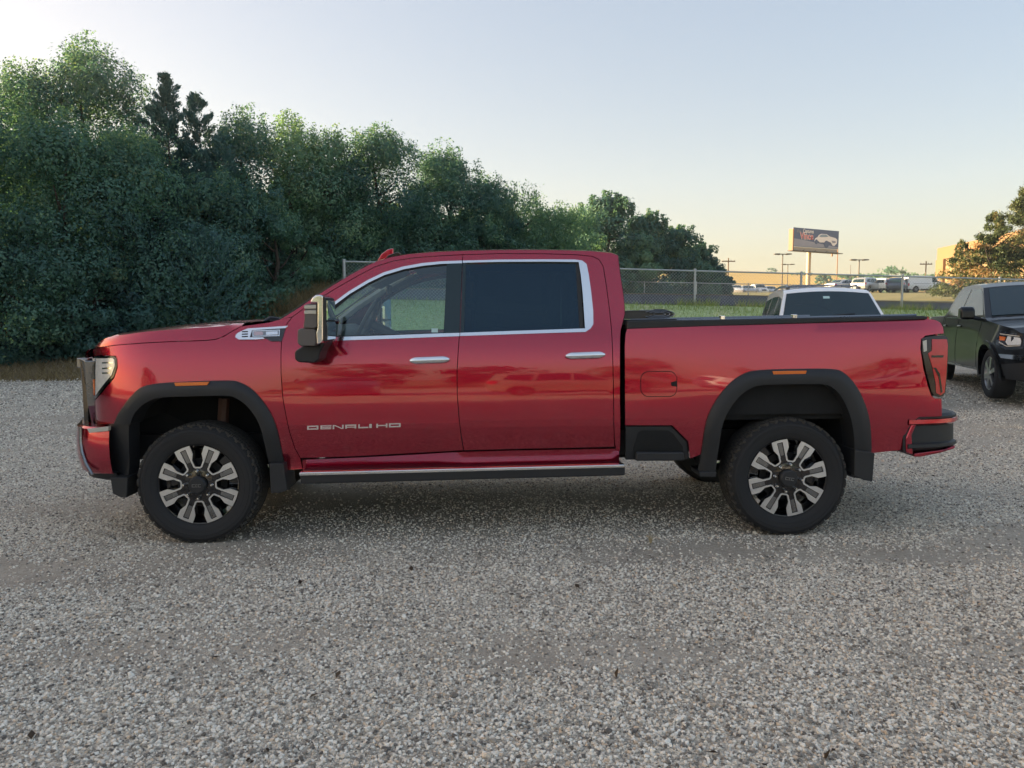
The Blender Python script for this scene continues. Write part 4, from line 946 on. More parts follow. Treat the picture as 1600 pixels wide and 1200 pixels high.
# --- wheels
def make_wheel():
    w = empty('wheel', parent=truck)
    prof = [(.272, -.235), (.272, .0), (.283, .012), (.300, .018), (.335, .030), (.370, .030), (.390, .018), (.404, -.005), (.413, -.035), (.416, -.13), (.413, -.225), (.404, -.255), (.390, -.275), (.360, -.285), (.310, -.275), (.283, -.262)]
    ty = MB().lathe([(r, -h) for r, h in prof], 96, 'y', closed=True)
    ty = ty.build('tyre', M['rubber'], w, smooth=30)
    tb = MB()
    for i in range(78):
        a = 2*math.pi*i/78
        for k, (h0, h1, da) in enumerate(((-.028, .004, 0), (-.085, -.035, .5), (-.145, -.092, .1), (-.205, -.152, .6))):
            an = a+da*2*math.pi/78; ca, sa = math.cos(an), math.sin(an); rad = Vector((ca, 0, sa)); tan = Vector((-sa, 0, ca))
            rr = .4085 if k else .4045
            c = rad*rr+Vector((0, -(h0+h1)/2, 0)); skew = Vector((0, .006*(1 if (i+k) % 2 else -1), 0))
            tb.obox(c, tan*(.0135 if i % 2 else .0118)+skew, Vector((0, (h1-h0)/2, 0)), rad*.0075)
        ca, sa = math.cos(a+.03), math.sin(a+.03)
        if i % 2 == 0: tb.obox(Vector((ca, 0, sa))*.393+Vector((0, -.006, 0)), Vector((-sa, 0, ca))*.009, Vector((0, .010, 0)), Vector((ca, 0, sa))*.014)
    o = tb.build('tread', M['rubber_dusty'], w); tag(o, kind='stuff')
    rs = MB()
    for rr, hh in ((.318, .0235), (.352, .0305), (.388, .0235)):
        rs.tube([(rr*math.cos(a), -hh, rr*math.sin(a)) for a in np.linspace(0, 2*math.pi, 65)], .0022, 5, caps=False)
    rs.build('sidewall_rib', M['rubber'], w, smooth=60)
    rim = MB().lathe([(.276, -.008), (.280, -.004), (.276, .002), (.268, .004), (.262, .03), (.245, .10), (.235, .20)], 72, 'y')
    rim.lathe([(.0, .085), (.235, .095)], 48, 'y')
    # black spokes and hub
    rim.lathe([(0, .004), (.10, .004), (.112, .008), (.122, .022), (.128, .06)], 48, 'y')
    for k in range(8):
        th = R(22.5+45*k)
        def pl(r, s): return (r*math.cos(th)-s*math.sin(th), r*math.sin(th)+s*math.cos(th))
        rim.prism([pl(.10, -.034), pl(.165, -.033), pl(.205, -.052), pl(.266, -.055), pl(.266, .055), pl(.205, .052), pl(.165, .033), pl(.10, .034)], .045, .003)
    rim.build('rim', M['gloss_black'], w, smooth=30)
    MB().lathe([(.0, .07), (.17, .07), (.17, .078)], 40, 'y').build('brake_disc', M['frame'], w, smooth=30)
    for k in range(8):
        th = R(22.5+45*k)
        def pl(r, s): return (r*math.cos(th)-s*math.sin(th), r*math.sin(th)+s*math.cos(th))
        # machined spoke face: two cheeks around a pocket joined at the rim
        outer = [pl(.150, -.026), pl(.166, -.029), pl(.207, -.053), pl(.240, -.0555), pl(.265, -.055), pl(.268, -.028), pl(.2695, 0), pl(.268, .028), pl(.265, .055), pl(.240, .0555), pl(.207, .053), pl(.166, .029), pl(.150, .026)]
        pocket = [pl(.150, .0175), pl(.252, .0205), pl(.252, -.0205), pl(.150, -.0175)]
        MB().prism(outer+pocket, .001, -.004).build('spoke_face', M['machined'], w)
        MB().prism([pl(.160, -.0125), pl(.246, -.0155), pl(.246, .0155), pl(.160, .0125)], .003, -.0005).build('spoke_insert', M['satin'], w, bevel=.003)
        th2 = R(45*k)   # bright edge round the inner end of each window
        def p2(r, s): return (r*math.cos(th2)-s*math.sin(th2), r*math.sin(th2)+s*math.cos(th2))
        pa = [p2(.170, -.038), p2(.128, -.022), p2(.122, -.015), p2(.122, .015), p2(.128, .022), p2(.170, .038)]
        pb = [p2(.166, -.047), p2(.120, -.030), p2(.112, -.018), p2(.112, .018), p2(.120, .030), p2(.166, .047)]
        MB().prism(pa+pb[::-1], .001, -.0035).build('window_edge', M['machined'], w)
        MB().lathe([(.0105, .0), (.0105, -.022), (.006, -.030), (0, -.031)], 10, 'y', (.094*math.cos(th2), 0, .094*math.sin(th2))).build('lug_nut', M['chrome'], w, smooth=40)
    MB().lathe([(.062, -.004), (.060, -.030), (.050, -.040), (0, -.042)], 16, 'y').build('hub_cap', M['trim'], w)
    lg = MB()
    for x0, x1, x2 in ((-.030, -.008, 0), (-.005, .007, 0), (.011, .031, 0)):
        lg.box(x0, x1, -.0435, -.0415, -.010, -.006).box(x0, x0+.004, -.0435, -.0415, -.010, .010).box(x0, x1, -.0435, -.0415, .006, .010)
    lg.build('cap_emblem', M['satin'], w)
    return w
w0 = make_wheel(); w0.location = (-2.018, -.978, .402)
for i, (x, s) in enumerate(((2.018, -1), (-2.018, 1), (2.018, 1))):
    c = copy_tree(w0, truck); c.location = (x, s*.978, .402); c.rotation_euler = (0, R(9 if s < 0 else 31), 0) if s < 0 else (0, R(20), R(180))
# ------------------------------------------------------------------ picture point at a distance -> place in the world
def at(px, py, Y):
    d = Vector((px-800, 1200*_cp+(600-py)*_sp, -1200*_sp+(600-py)*_cp)); t = Y/d.y
    return Vector((d.x*t, Y, CAM_H+d.z*t))
def on_ground(px, Y):
    x = at(px, 500, Y).x; return Vector((x, Y, float(ground(x, Y))))

# ------------------------------------------------------------------ foliage
def leaf_mat(name, stops, gloss=.018, trans=.35):
    m = bpy.data.materials.new(name); m.use_nodes = True; nt = m.node_tree; nt.nodes.clear(); L = nt.links
    o = nt.nodes.new('ShaderNodeOutputMaterial'); a = nt.nodes.new('ShaderNodeAttribute'); a.attribute_name = 'tint'
    c = ramp(nt, a.outputs['Fac'], stops)
    d = nt.nodes.new('ShaderNodeBsdfDiffuse'); t = nt.nodes.new('ShaderNodeBsdfTranslucent'); g = nt.nodes.new('ShaderNodeBsdfGlossy'); g.inputs['Roughness'].default_value = .5
    L.new(c, d.inputs[0])
    mul = nt.nodes.new('ShaderNodeMix'); mul.data_type = 'RGBA'; mul.blend_type = 'MULTIPLY'; mul.inputs[0].default_value = 1; mul.inputs[7].default_value = (1.5, 1.45, .7, 1); L.new(c, mul.inputs[6]); L.new(mul.outputs[2], t.inputs[0])
    m1 = nt.nodes.new('ShaderNodeMixShader'); m1.inputs[0].default_value = trans; L.new(d.outputs[0], m1.inputs[1]); L.new(t.outputs[0], m1.inputs[2])
    m2 = nt.nodes.new('ShaderNodeMixShader'); m2.inputs[0].default_value = gloss; L.new(m1.outputs[0], m2.inputs[1]); L.new(g.outputs[0], m2.inputs[2])
    L.new(m2.outputs[0], o.inputs[0]); return m
M['leaf_dark'] = leaf_mat('oak_leaves', [(0, (0.044, 0.106, 0.110)), (.5, (0.083, 0.185, 0.166)), (.85, (0.137, 0.246, 0.172)), (1, (0.225, 0.280, 0.166))])
M['leaf_mid'] = leaf_mat('elm_leaves', [(0, (0.054, 0.125, 0.113)), (.5, (0.108, 0.224, 0.172)), (.85, (0.176, 0.302, 0.200)), (1, (0.255, 0.325, 0.193))])
M['leaf_light'] = leaf_mat('willow_leaves', [(0, (0.069, 0.146, 0.117)), (.5, (0.132, 0.252, 0.179)), (.85, (0.206, 0.336, 0.214)), (1, (0.284, 0.358, 0.221))])
M['leaf_cedar'] = leaf_mat('cedar_sprays', [(0, (0.044, 0.110, 0.124)), (.5, (0.083, 0.174, 0.172)), (.85, (0.127, 0.235, 0.200)), (1, (0.186, 0.258, 0.193))], trans=.15)
M['leaf_dry'] = leaf_mat('dry_brush', [(0, (0.130, 0.098, 0.058)), (.5, (0.247, 0.195, 0.117)), (1, (0.390, 0.325, 0.195))])
M['leaf_rust'] = leaf_mat('juniper_sprays', [(0, (0.031, 0.050, 0.025)), (.5, (0.077, 0.105, 0.049)), (.8, (0.140, 0.154, 0.070)), (1, (0.308, 0.182, 0.084))], trans=.2)
M['bark'] = mat('bark', (.075, .058, .045), .95, bump=.6, bscale=30, var=.35, scale=12)

def leaf_quads(C, Nrm, size, rng, aspect=.55, droop=None, tint=None):
    """rhombic leaves folded along the midrib: centre, facing, length"""
    n = len(C)
    t = rng.normal(size=(n, 3)); t -= (t*Nrm).sum(1)[:, None]*Nrm
    if droop is not None: t += droop; t -= (t*Nrm).sum(1)[:, None]*Nrm*.6
    t /= np.linalg.norm(t, axis=1)[:, None]+1e-9
    b = np.cross(Nrm, t); s = size[:, None]
    fold = (rng.uniform(-.15, .35, n))[:, None]
    V = np.stack([C-t*s*.5, C+b*s*aspect*.5+Nrm*s*fold*.5, C+t*s*.5, C-b*s*aspect*.5+Nrm*s*fold*.5], 1).reshape(-1, 3)
    F = np.arange(4*n).reshape(n, 4)
    return V, F, np.repeat(tint, 4)

def crown_cloud(rng, env, nl, lobe_r, n, leaf, outward=.9, flat=.8, aspect=.55, base_fill=0):
    """env(k) -> lobe centres & radii inside the crown outline; leaves sit on and in the lobes"""
    Cs, Rs = env(nl)
    w = Rs**2; w /= w.sum(); idx = rng.choice(len(Cs), n, p=w)
    u = rng.normal(size=(n, 3)); u /= np.linalg.norm(u, axis=1)[:, None]
    r = Rs[idx]*(1-np.abs(rng.normal(0, .22, n))).clip(.1, 1.05)
    # lobes break into sprigs: quantise directions a little
    u += .16*np.sin(u[:, [1, 2, 0]]*9+idx[:, None]*1.7); 
    C = Cs[idx]+u*r[:, None]*np.array([1, 1, flat])
    Nrm = u*1.5+rng.normal(0, .40, (n, 3))+np.array([0, 0, .15]); Nrm /= np.linalg.norm(Nrm, axis=1)[:, None]
    lob = rng.normal(0, .20, len(Cs))
    tint = np.clip(.45+lob[idx]+rng.normal(0, .10, n), 0, 1)
    return C, Nrm, leaf*rng.uniform(.6, 1.35, n), tint

def trunk_mesh(name, base, h, r, parent, rng, limbs=5, spread=1.5, dead=False):
    mb = MB(); b = Vector(base); lean = Vector((rng.normal(0, .04), rng.normal(0, .04), 0))*(1 if limbs else 0)
    pts = [b+Vector((0, 0, -.15)), b+lean*h*.1+Vector((0, 0, h*.2)), b+lean*h*.5+Vector((rng.normal(0, .06), rng.normal(0, .06), h*.55)), b+lean*h+Vector((0, 0, h*.95))]
    mb.tube([tuple(p) for p in pts], [r*1.25, r, r*.6, r*.15], 8)
    for k in range(limbs):
        a = 2*math.pi*(k+rng.random())/limbs; f = .25+.55*rng.random(); p0 = pts[0].lerp(pts[3], f)
        L_ = spread*(1-f*.5); e = p0+Vector((math.cos(a)*L_, math.sin(a)*L_, L_*(.4+.5*rng.random())))
        mid = p0.lerp(e, .5)+Vector((0, 0, -.08*L_))
        mb.tube([tuple(p0), tuple(mid), tuple(e)], [r*.42, r*.28, r*.06], 5)
    return mb.build(name, M['bark'], parent, smooth=50)

TREE_N = 0
def tree(px, Y, top_py, half_w, label, kind='broad', n=11000, leaf=.13, m='leaf_dark', low=0.0, depth=None, group='trees of the wood', wx=None, ztop=None, name='tree', cat='tree', wiggle=1.0):
    global TREE_N; TREE_N += 1
    rng = np.random.default_rng(100+TREE_N*7)
    b = on_ground(px, Y) if wx is None else Vector((wx, Y, float(ground(wx, Y))))
    top = at(px, top_py, Y).z if ztop is None else b.z+ztop
    H = top-b.z; hw = half_w; hd = depth or hw
    root = empty(name, tuple(b)); tag(root, label, cat, group)
    trunk_mesh('trunk', (0, 0, 0), H*(.85 if kind != 'cedar' else .93), (.05+.018*H)*(1 if kind != 'cedar' else .45), root, rng, 6 if kind != 'cedar' else 0, hw*.7)
    if kind == 'broad':
        def env(k):
            z = H*(low+(1-low)*rng.random(k)**.85)
            f = (z/H-low)/(1-low+1e-9)
            prof = np.clip(np.sin(np.pi*np.clip(.18+f*.78, 0, 1))**.65, .15, 1)
            a = rng.uniform(0, 2*np.pi, k); q = np.sqrt(rng.uniform(.1, 1, k))
            R_ = (.085+.15*rng.random(k)**1.5)*min(H, 2.6*hw)*(1.1-.25*f)
            rad = np.maximum(0, prof*q-R_/hw*.55)
            C = np.stack([np.cos(a)*rad*hw, np.sin(a)*rad*hd, np.minimum(z, H-R_*.8)], 1)
            return C, R_
        C, Nn, sz, ti = crown_cloud(rng, env, int(44*wiggle), 0, n, leaf)
        # loose sprigs breaking the outline at the top
        ns = n//14; k = 26
        a = rng.uniform(0, 2*np.pi, k); rr = rng.uniform(.1, .8, k); zz = H*(.80+.2*(1-rr**1.5))+rng.uniform(-.1, .35, k)
        sc = np.stack([np.cos(a)*rr*hw*.8, np.sin(a)*rr*hd*.8, zz], 1); ii = rng.integers(0, k, ns)
        up = rng.random(ns)
        C2 = sc[ii]+np.stack([rng.normal(0, .10, ns), rng.normal(0, .10, ns), (up-.6)*.8], 1)*(.5+.06*H)
        N2 = rng.normal(size=(ns, 3)); N2 /= np.linalg.norm(N2, axis=1)[:, None]
        C = np.concatenate([C, C2]); Nn = np.concatenate([Nn, N2]); sz = np.concatenate([sz, leaf*rng.uniform(.6, 1.2, ns)]); ti = np.concatenate([ti, np.clip(rng.normal(.6, .2, ns), 0, 1)])
        V, F, T = leaf_quads(C, Nn, sz, rng, tint=ti)
    elif kind == 'willow':
        # fans of upright then drooping shoots
        k = 120; a = rng.uniform(0, 2*np.pi, k); rr = np.sqrt(rng.random(k)); z0 = H*rng.uniform(.1, .8, k)
        L_ = H*rng.uniform(.18, .42, k); per = n//k; s = rng.random((k, per))
        out = np.stack([np.cos(a), np.sin(a), np.zeros(k)], 1)
        st = np.stack([np.cos(a)*rr*hw*.7, np.sin(a)*rr*hd*.7, z0], 1)
        C = st[:, None]+out[:, None]*(s*L_[:, None]*.55)[..., None]+np.array([0, 0, 1])*(L_[:, None]*(s*.9-.35*s*s))[..., None]+rng.normal(0, .07+.02*H, (k, per, 3))
        C = C.reshape(-1, 3); C = C[C[:, 2] < H*1.02]; nn = len(C)
        Nn = rng.normal(size=(nn, 3)); Nn /= np.linalg.norm(Nn, axis=1)[:, None]
        V, F, T = leaf_quads(C, Nn, leaf*rng.uniform(.7, 1.5, nn), rng, aspect=.32, droop=np.array([0, 0, .8]), tint=np.clip(rng.normal(.5, .2, nn), 0, 1))
    elif kind == 'cedar':
        # feathery spires: many short boughs sweeping up and out of each stem
        sp = [(0, 0, H, hw*1.5, .40)]
        for k in range(6): sp.append((rng.uniform(-1.2, 1.2)*hw, rng.uniform(-.7, .5)*hd, H*rng.uniform(.60, .94), hw*1.0, .10))
        Cs = []; D = []
        for (sx, sy, sh, sw_, share) in sp:
            nb = 110; per = int(n*share/nb); f = rng.random(nb)**.9; a = rng.uniform(0, 2*np.pi, nb)
            L_ = (sw_*(1-f)**.75*rng.uniform(.45, 1.15, nb)+.10)[:, None]; s = np.sqrt(rng.random((nb, per)))
            out = np.stack([np.cos(a), np.sin(a), np.zeros(nb)], 1)[:, None]
            c = out*(s*L_)[..., None]+np.array([0, 0, 1])*((f*sh*.97)[:, None]+(s**1.6*L_*.75))[..., None]+rng.normal(0, .035+.05*(1-s)[..., None], (nb, per, 3))
            c += np.array([sx, sy, 0]); Cs.append(c.reshape(-1, 3)); D.append(np.broadcast_to(out*.75+np.array([0, 0, .8]), c.shape).reshape(-1, 3))
        C = np.concatenate(Cs); D = np.concatenate(D); nn = len(C)
        Nn = rng.normal(size=(nn, 3)); Nn -= (Nn*D).sum(1)[:, None]*D*.5; Nn /= np.linalg.norm(Nn, axis=1)[:, None]
        V, F, T = leaf_quads(C, Nn, leaf*rng.uniform(.7, 1.6, nn), rng, aspect=.28, droop=D*1.6, tint=np.clip(rng.normal(.45, .15, nn), 0, 1))
    elif kind == 'layered':
        k = 60; Cs = []; 
        z0 = H*(low+(1-low)*rng.random(k)); a = rng.uniform(0, 2*np.pi, k)
        f = (z0/H-low)/(1-low); rad = hw*np.clip(1.1-f**1.3, .12, 1)*rng.uniform(.5, 1.05, k); per = n//k
        s = np.sqrt(rng.random((k, per))); lat = rng.normal(0, .13, (k, per))*rad[:, None]
        out = np.stack([np.cos(a), np.sin(a), np.zeros(k)], 1); sd = np.stack([-np.sin(a), np.cos(a), np.zeros(k)], 1)
        C = out[:, None]*(s*rad[:, None])[..., None]+sd[:, None]*lat[..., None]+np.stack([np.zeros(k), np.zeros(k), z0], 1)[:, None]+np.array([0, 0, 1])*(s*rad[:, None]*.16+rng.normal(0, .05+.012*H, (k, per)))[..., None]
        C = C.reshape(-1, 3); nn = len(C); Nn = rng.normal(size=(nn, 3))*.6+np.array([0, 0, .6]); Nn /= np.linalg.norm(Nn, axis=1)[:, None]
        ti = np.repeat(rng.normal(.5, .2, k), per)+rng.normal(0, .15, nn)
        V, F, T = leaf_quads(C, Nn, leaf*rng.uniform(.6, 1.4, nn), rng, aspect=.35, tint=np.clip(ti, 0, 1))
    np_mesh('crown', V, F, M[m], root, T)
    return root

W = [ # px, distance, top y, half width (m), kind, material, leaves, label
 (70, 19.7, 318, 1.7, 'broad', 'leaf_mid', 7000, 'low bushy tree at the edge of the dry grass, at far left'),
 (12, 19.5, 372, 1.5, 'broad', 'leaf_dark', 6000, 'low dark bush at the very left edge, over the dry grass'),
 (150, 20.0, 400, 1.5, 'broad', 'leaf_dark', 6500, 'low dark bush right behind the nose of the red pickup'),
 (-60, 20.5, 118, 2.3, 'broad', 'leaf_dark', 11000, 'dark leafy tree cut off by the left edge of the photo'),
 (60, 22.5, 112, 1.9, 'broad', 'leaf_dark', 11000, 'dark rounded tree just left of the tallest one, near the left edge'),
 (165, 23.5, 82, 2.5, 'broad', 'leaf_dark', 17000, 'tallest broad tree with a golden lit top, above the grille of the red pickup'),
 (95, 20.3, 190, 2.2, 'broad', 'leaf_mid', 12000, 'lower green tree in front of the tallest one, over the dry grass at far left'),
 (205, 21.2, 215, 2.0, 'broad', 'leaf_mid', 11000, 'bushy mid green tree in front of the wood, above the nose of the red pickup'),
 (272, 23.6, 108, 1.05, 'cedar', 'leaf_cedar', 15000, 'pointed dark cedar with the highest spire of the wood'),
 (322, 24.2, 140, 1.15, 'cedar', 'leaf_cedar', 15000, 'pointed dark cedar with several spires, right of the highest spire'),
 (255, 21.6, 330, 1.6, 'cedar', 'leaf_cedar', 8000, 'low dark cedar in front of the wood, above the hood of the red pickup'),
 (385, 24.6, 184, 1.7, 'broad', 'leaf_dark', 11000, 'dark upright tree between the cedars and the pale green trees'),
 (345, 22.6, 280, 1.6, 'broad', 'leaf_dark', 9000, 'dark shrubby tree in front of the cedars, above the middle of the hood'),
 (462, 25.6, 198, 1.9, 'broad', 'leaf_light', 11000, 'pale green tree with loose sprigs on top, above the windshield of the red pickup'),
 (430, 23.6, 330, 1.5, 'broad', 'leaf_mid', 9000, 'shorter green tree before the pale ones, above the wiper of the red pickup'),
 (520, 26.0, 212, 1.6, 'broad', 'leaf_light', 9500, 'pale green tree left of the dark domed one, above the mirror of the red pickup'),
 (600, 27.0, 205, 1.9, 'broad', 'leaf_dark', 12000, 'dark domed tree above the fin antenna of the red pickup'),
 (560, 26.6, 300, 1.6, 'broad', 'leaf_mid', 9000, 'green tree in front of the dark domed one, over the fence corner'),
 (695, 28.5, 240, 1.8, 'broad', 'leaf_dark', 12000, 'dark tree with gold flecked crown above the front door of the red pickup'),
 (655, 27.6, 320, 1.7, 'broad', 'leaf_mid', 9000, 'lower green tree left of the gold flecked one'),
 (760, 29.5, 285, 1.7, 'broad', 'leaf_dark', 9500, 'dark tree between the gold flecked tree and the feathery willows'),
 (800, 30.5, 292, 1.7, 'willow', 'leaf_light', 8000, 'feathery pale willow above the rear door of the red pickup'),
 (858, 31.5, 318, 1.8, 'willow', 'leaf_light', 8000, 'feathery willow with thin shoots leaning right, above the rear of the cab'),
 (735, 28.4, 345, 1.8, 'broad', 'leaf_mid', 8000, 'low green tree just above the middle of the cab roof'),
 (905, 32.5, 345, 1.5, 'broad', 'leaf_mid', 8000, 'low green tree between the willows and the round oak'),
 (945, 34.0, 308, 1.75, 'broad', 'leaf_dark', 13000, 'round topped oak with golden flecks above the back of the cab'),
 (1008, 35.5, 338, 1.5, 'broad', 'leaf_dark', 11000, 'dark tree behind the chain link fence, right of the round topped oak'),
 (1058, 36.5, 358, 1.5, 'broad', 'leaf_dark', 10000, 'sloping dark tree behind the fence, third from the right end of the wood'),
 (1092, 37.5, 386, 1.2, 'broad', 'leaf_dark', 8500, 'short dark tree behind the fence near the right end of the wood'),
 (1118, 38.5, 424, .9, 'broad', 'leaf_dark', 6000, 'smallest dark bush tree at the right end of the wood'),
 (975, 33.6, 392, 1.6, 'broad', 'leaf_mid', 8000, 'low leafy tree behind the fence just right of the cab'),
]
for px, Y, ty, hw, kd, m_, n_, lab in W:
    if px > 900: Y, hw = Y*1.62, hw*1.62; lf = .19
    else: lf = .088 if kd == 'broad' else .11
    tree(px, Y, ty, hw*1.12, lab, kd, int(n_*(3.0 if kd == 'broad' and px < 230 else 2.6 if kd == 'broad' else 2.6)), lf, m_, 0.0)
# trees deeper in the wood close the gaps
for px in range(-90, 900, 55):
    k = (px+90)/990; ty = 150+230*k+18*math.sin(px*.05)
    tree(px, 26.5+8*k, ty+18, 2.2, 'shaded tree deeper in the wood, seen only through gaps', 'broad', 6500, .2, 'leaf_dark', 0.0, group='trees deep in the wood')
# the wood goes on past the left edge of the photo and shades the lot
for k, (x, y, h, hw) in enumerate(((-17.5, 18.0, 6.6, 2.6), (-18.5, 14.4, 7.0, 2.6), (-19, 11.0, 5.9, 2.5), (-19.5, 7.8, 5.6, 2.3), (-19.8, 4.8, 5.8, 2.7), (-20.2, 1.8, 5.6, 2.6), (-22.4, 6.4, 6.2, 2.8), (-22.8, 3.2, 6.2, 2.8), (-22.2, 9.6, 6.4, 2.8), (-15.4, 19.6, 6.8, 2.2), (-18.2, 16.2, 7.0, 2.6), (-18.8, 12.7, 6.5, 2.6), (-23.5, 12.6, 6.6, 3.0), (-23.8, 8.8, 6.6, 3.0), (-22.5, 17, 6.6, 3.0))):
    tree(0, y, 0, hw, 'leafy tree beyond the left edge of the photo, shading the lot', 'broad', 12000, .25, 'leaf_dark', 0.0, wx=x, ztop=h, group='trees left of the lot')
# trees behind the camera, mirrored in the truck's paint
for k, (x, y, h, hw) in enumerate(((-17, -38, 7, 5), (-8, -42, 8.5, 5.5), (1, -44, 6.5, 5), (-27, -34, 9, 5), (12, -52, 7, 5), (24, -55, 8, 6), (35, -50, 7, 6))):
    tree(0, y, 0, hw, 'leafy tree across the lot, mirrored in the paint of the red pickup', 'broad', 2600, .5, 'leaf_dark', 0.05, wx=x, ztop=h, group='trees across the lot')

# undergrowth along the foot of the wood
def undergrowth():
    rng = np.random.default_rng(5); n = 36000
    px = rng.uniform(-120, 1125, n); t = np.clip((px+120)/1240, 0, 1)
    Y = np.interp(px, [-120, 0, 200, 350, 450, 520, 700, 890, 900, 1125], [19.0, 19.6, 20.0, 21.4, 22.4, 25.8, 27.2, 31, 53.6, 58])+rng.uniform(0, 1.6, n)
    x = (px-800)/1200*Y; hh = .5+.9*np.abs(np.sin(px*.021)+.6*np.sin(px*.053+1))
    z = ground(x, Y)+rng.random(n)**1.2*hh
    C = np.stack([x, Y, z], 1); Nn = rng.normal(size=(n, 3))+np.array([0, -.6, .3]); Nn /= np.linalg.norm(Nn, axis=1)[:, None]
    V, F, T = leaf_quads(C, Nn, .14*rng.uniform(.6, 1.4, n), rng, tint=np.clip(rng.normal(.42+.12*np.sin(px*.03), .18, n), 0, 1))
    tag(np_mesh('undergrowth', V, F, M['leaf_mid'], None, T), kind='stuff')
undergrowth()
def blades(name, x, y, h, wd, m, tint, rng, lean=.35):
    n = len(x); z = ground(x, y); a = rng.uniform(0, 2*np.pi, n); d = np.stack([np.cos(a), np.sin(a), np.zeros(n)], 1)
    B = np.stack([x, y, z-.01], 1); l = rng.normal(0, lean, (n, 2))*h[:, None]
    T_ = B+np.stack([l[:, 0], l[:, 1], h], 1)
    V = np.stack([B-d*wd[:, None], B+d*wd[:, None], T_], 1).reshape(-1, 3)
    return tag(np_mesh(name, V, np.arange(3*n).reshape(n, 3), m, None, np.repeat(tint, 3)), kind='stuff')
rng = np.random.default_rng(11)
M['blade'] = leaf_mat('grass_blades', [(0, (0.183, 0.256, 0.098)), (.5, (0.317, 0.403, 0.159)), (.8, (0.464, 0.476, 0.220)), (1, (0.634, 0.537, 0.305))], 0, .3)
n = 70000; x = rng.uniform(-7.5, 24, n); v = rng.uniform(16.3, 24.6, n); y = v+shift(x)
dens = .5+.5*np.sin(x*.9+np.sin(v*.8)*2)*np.sin(v*1.1+x*.3)
k = rng.random(n) < .45+.55*dens; x, y, v = x[k], y[k], v[k]; n = len(x)
blades('lawn_grass', x, y, rng.uniform(.03, .12, n)*(1+.6*(v > 23.5)), rng.uniform(.006, .014, n), M['blade'], np.clip(.35+.25*np.sin(x*.7)*np.sin(y*.5)+rng.normal(0, .18, n), 0, 1), rng)
n = 26000; x = rng.uniform(-22, -7, n); y = rng.uniform(15.6, 21.5, n)
blades('dry_straw', x, y, rng.uniform(.04, .22, n), rng.uniform(.006, .015, n), M['leaf_dry'], np.clip(rng.normal(.45, .22, n), 0, 1), rng, .8)
n = 9000; px = rng.uniform(395, 520, n); y = rng.uniform(22.2, 25, n); x = (px-800)/1200*y
blades('dead_brush', x, y, rng.uniform(.15, .75, n), rng.uniform(.006, .016, n), M['leaf_dry'], np.clip(rng.normal(.45, .25, n), 0, 1), rng, .5)
# tall weeds at the fence
n = 5000; x = rng.uniform(-5, 22, n); y = 24.75+shift(x)+rng.normal(0, .12, n); k = np.sin(x*2.3)+np.sin(x*.9+1) > .2; x, y = x[k], y[k]; n = len(x)
blades('fence_weeds', x, y, rng.uniform(.08, .38, n), rng.uniform(.006, .012, n), M['blade'], np.clip(rng.normal(.55, .25, n), 0, 1), rng)

# ------------------------------------------------------------------ chain link fence and low wall
M['galv'] = mat('galvanised_steel', (.46, .48, .50), .5, .4)
M['galv_dull'] = mat('weathered_wire', (.50, .52, .54), .6, .3)
def chain_fence(name, pts, heights, spacing, label, wire=.0036, pitch=.115, post_r=.042, rail_r=.030, bottom=True):
    """pts: base corner points; the mesh hangs between posts"""
    root = empty(name, tuple(pts[0])); tag(root, label, 'fence', 'chain link fences')
    o = pts[0]; wires = MB()
    for a, b, h in zip(pts[:-1], pts[1:], heights):
        L_ = (Vector((b.x-a.x, b.y-a.y, 0))).length; ns = max(1, round(L_/spacing)); d = (b-a)
        def base(t): p = a+d*t; return Vector((p.x, p.y, float(ground(p.x, p.y))))
        for i in range(ns+1):
            if i == ns and b != pts[-1]: continue
            p = base(i/ns)-o
            MB().tube([tuple(p+Vector((0, 0, -.1))), tuple(p+Vector((0, 0, h+.03)))], post_r*(1.25 if i == 0 else 1), 8).lathe([(post_r*1.25, 0), (post_r*1.1, .03), (0, .045)], 8, 'z', tuple(p+Vector((0, 0, h+.02)))).build('post', M['galv'], root, smooth=50)
        for i in range(ns):
            q0 = base(i/ns)-o+Vector((0, 0, h-.02)); q1 = base((i+1)/ns)-o+Vector((0, 0, h-.02))
            MB().tube([tuple(q0), tuple(q1)], rail_r, 6).build('top_rail', M['galv'], root, smooth=50)
        nw = int(L_/pitch)
        for i in range(-int(h/pitch), nw):
            for s in (1, -1):
                t0 = i*pitch; t1 = t0+h
                c0, c1 = max(0, t0), min(L_, t1)
                if c1-c0 < .02: continue
                z0_, z1_ = (c0-t0), (c1-t0)
                if s < 0: z0_, z1_ = h-z0_, h-z1_
                g0 = base(c0/L_)-o; g1 = base(c1/L_)-o
                wires.tube([tuple(g0+Vector((0, 0, .03+z0_*.96))), tuple(g1+Vector((0, 0, .03+z1_*.96)))], wire, 3, caps=False)
    tag(wires.build('chain_mesh', M['galv_dull'], root), kind='stuff')
    return root
def fpt(px, Y): p = on_ground(px, Y); return p
def fence_x(px):   # where the sight line meets the fence line y = 24.75 + shift(x)
    k = (px-800)/1200; x = k*24.9
    for _ in range(30): x = k*(24.75+float(shift(x)))
    return Vector((x, 24.75+float(shift(x)), float(ground(x, 24.75+float(shift(x))))))
c0 = fence_x(540); c1 = fence_x(1700)
c_back = Vector((c0.x-.6, 31.5, 0)); c_back.z = float(ground(c_back.x, c_back.y))
chain_fence('chain_link_fence', [c_back, c0, c1], [1.2, 1.2], 3.75, 'long grey chain link fence along the top of the grass bank')
d0 = on_ground(925, 53); d1 = on_ground(1330, 53)
chain_fence('chain_link_fence', [d0, d1], [1.2], 3.55, 'farther and smaller looking chain link fence behind the first, beside the wood', wire=.003, pitch=.14, post_r=.035)
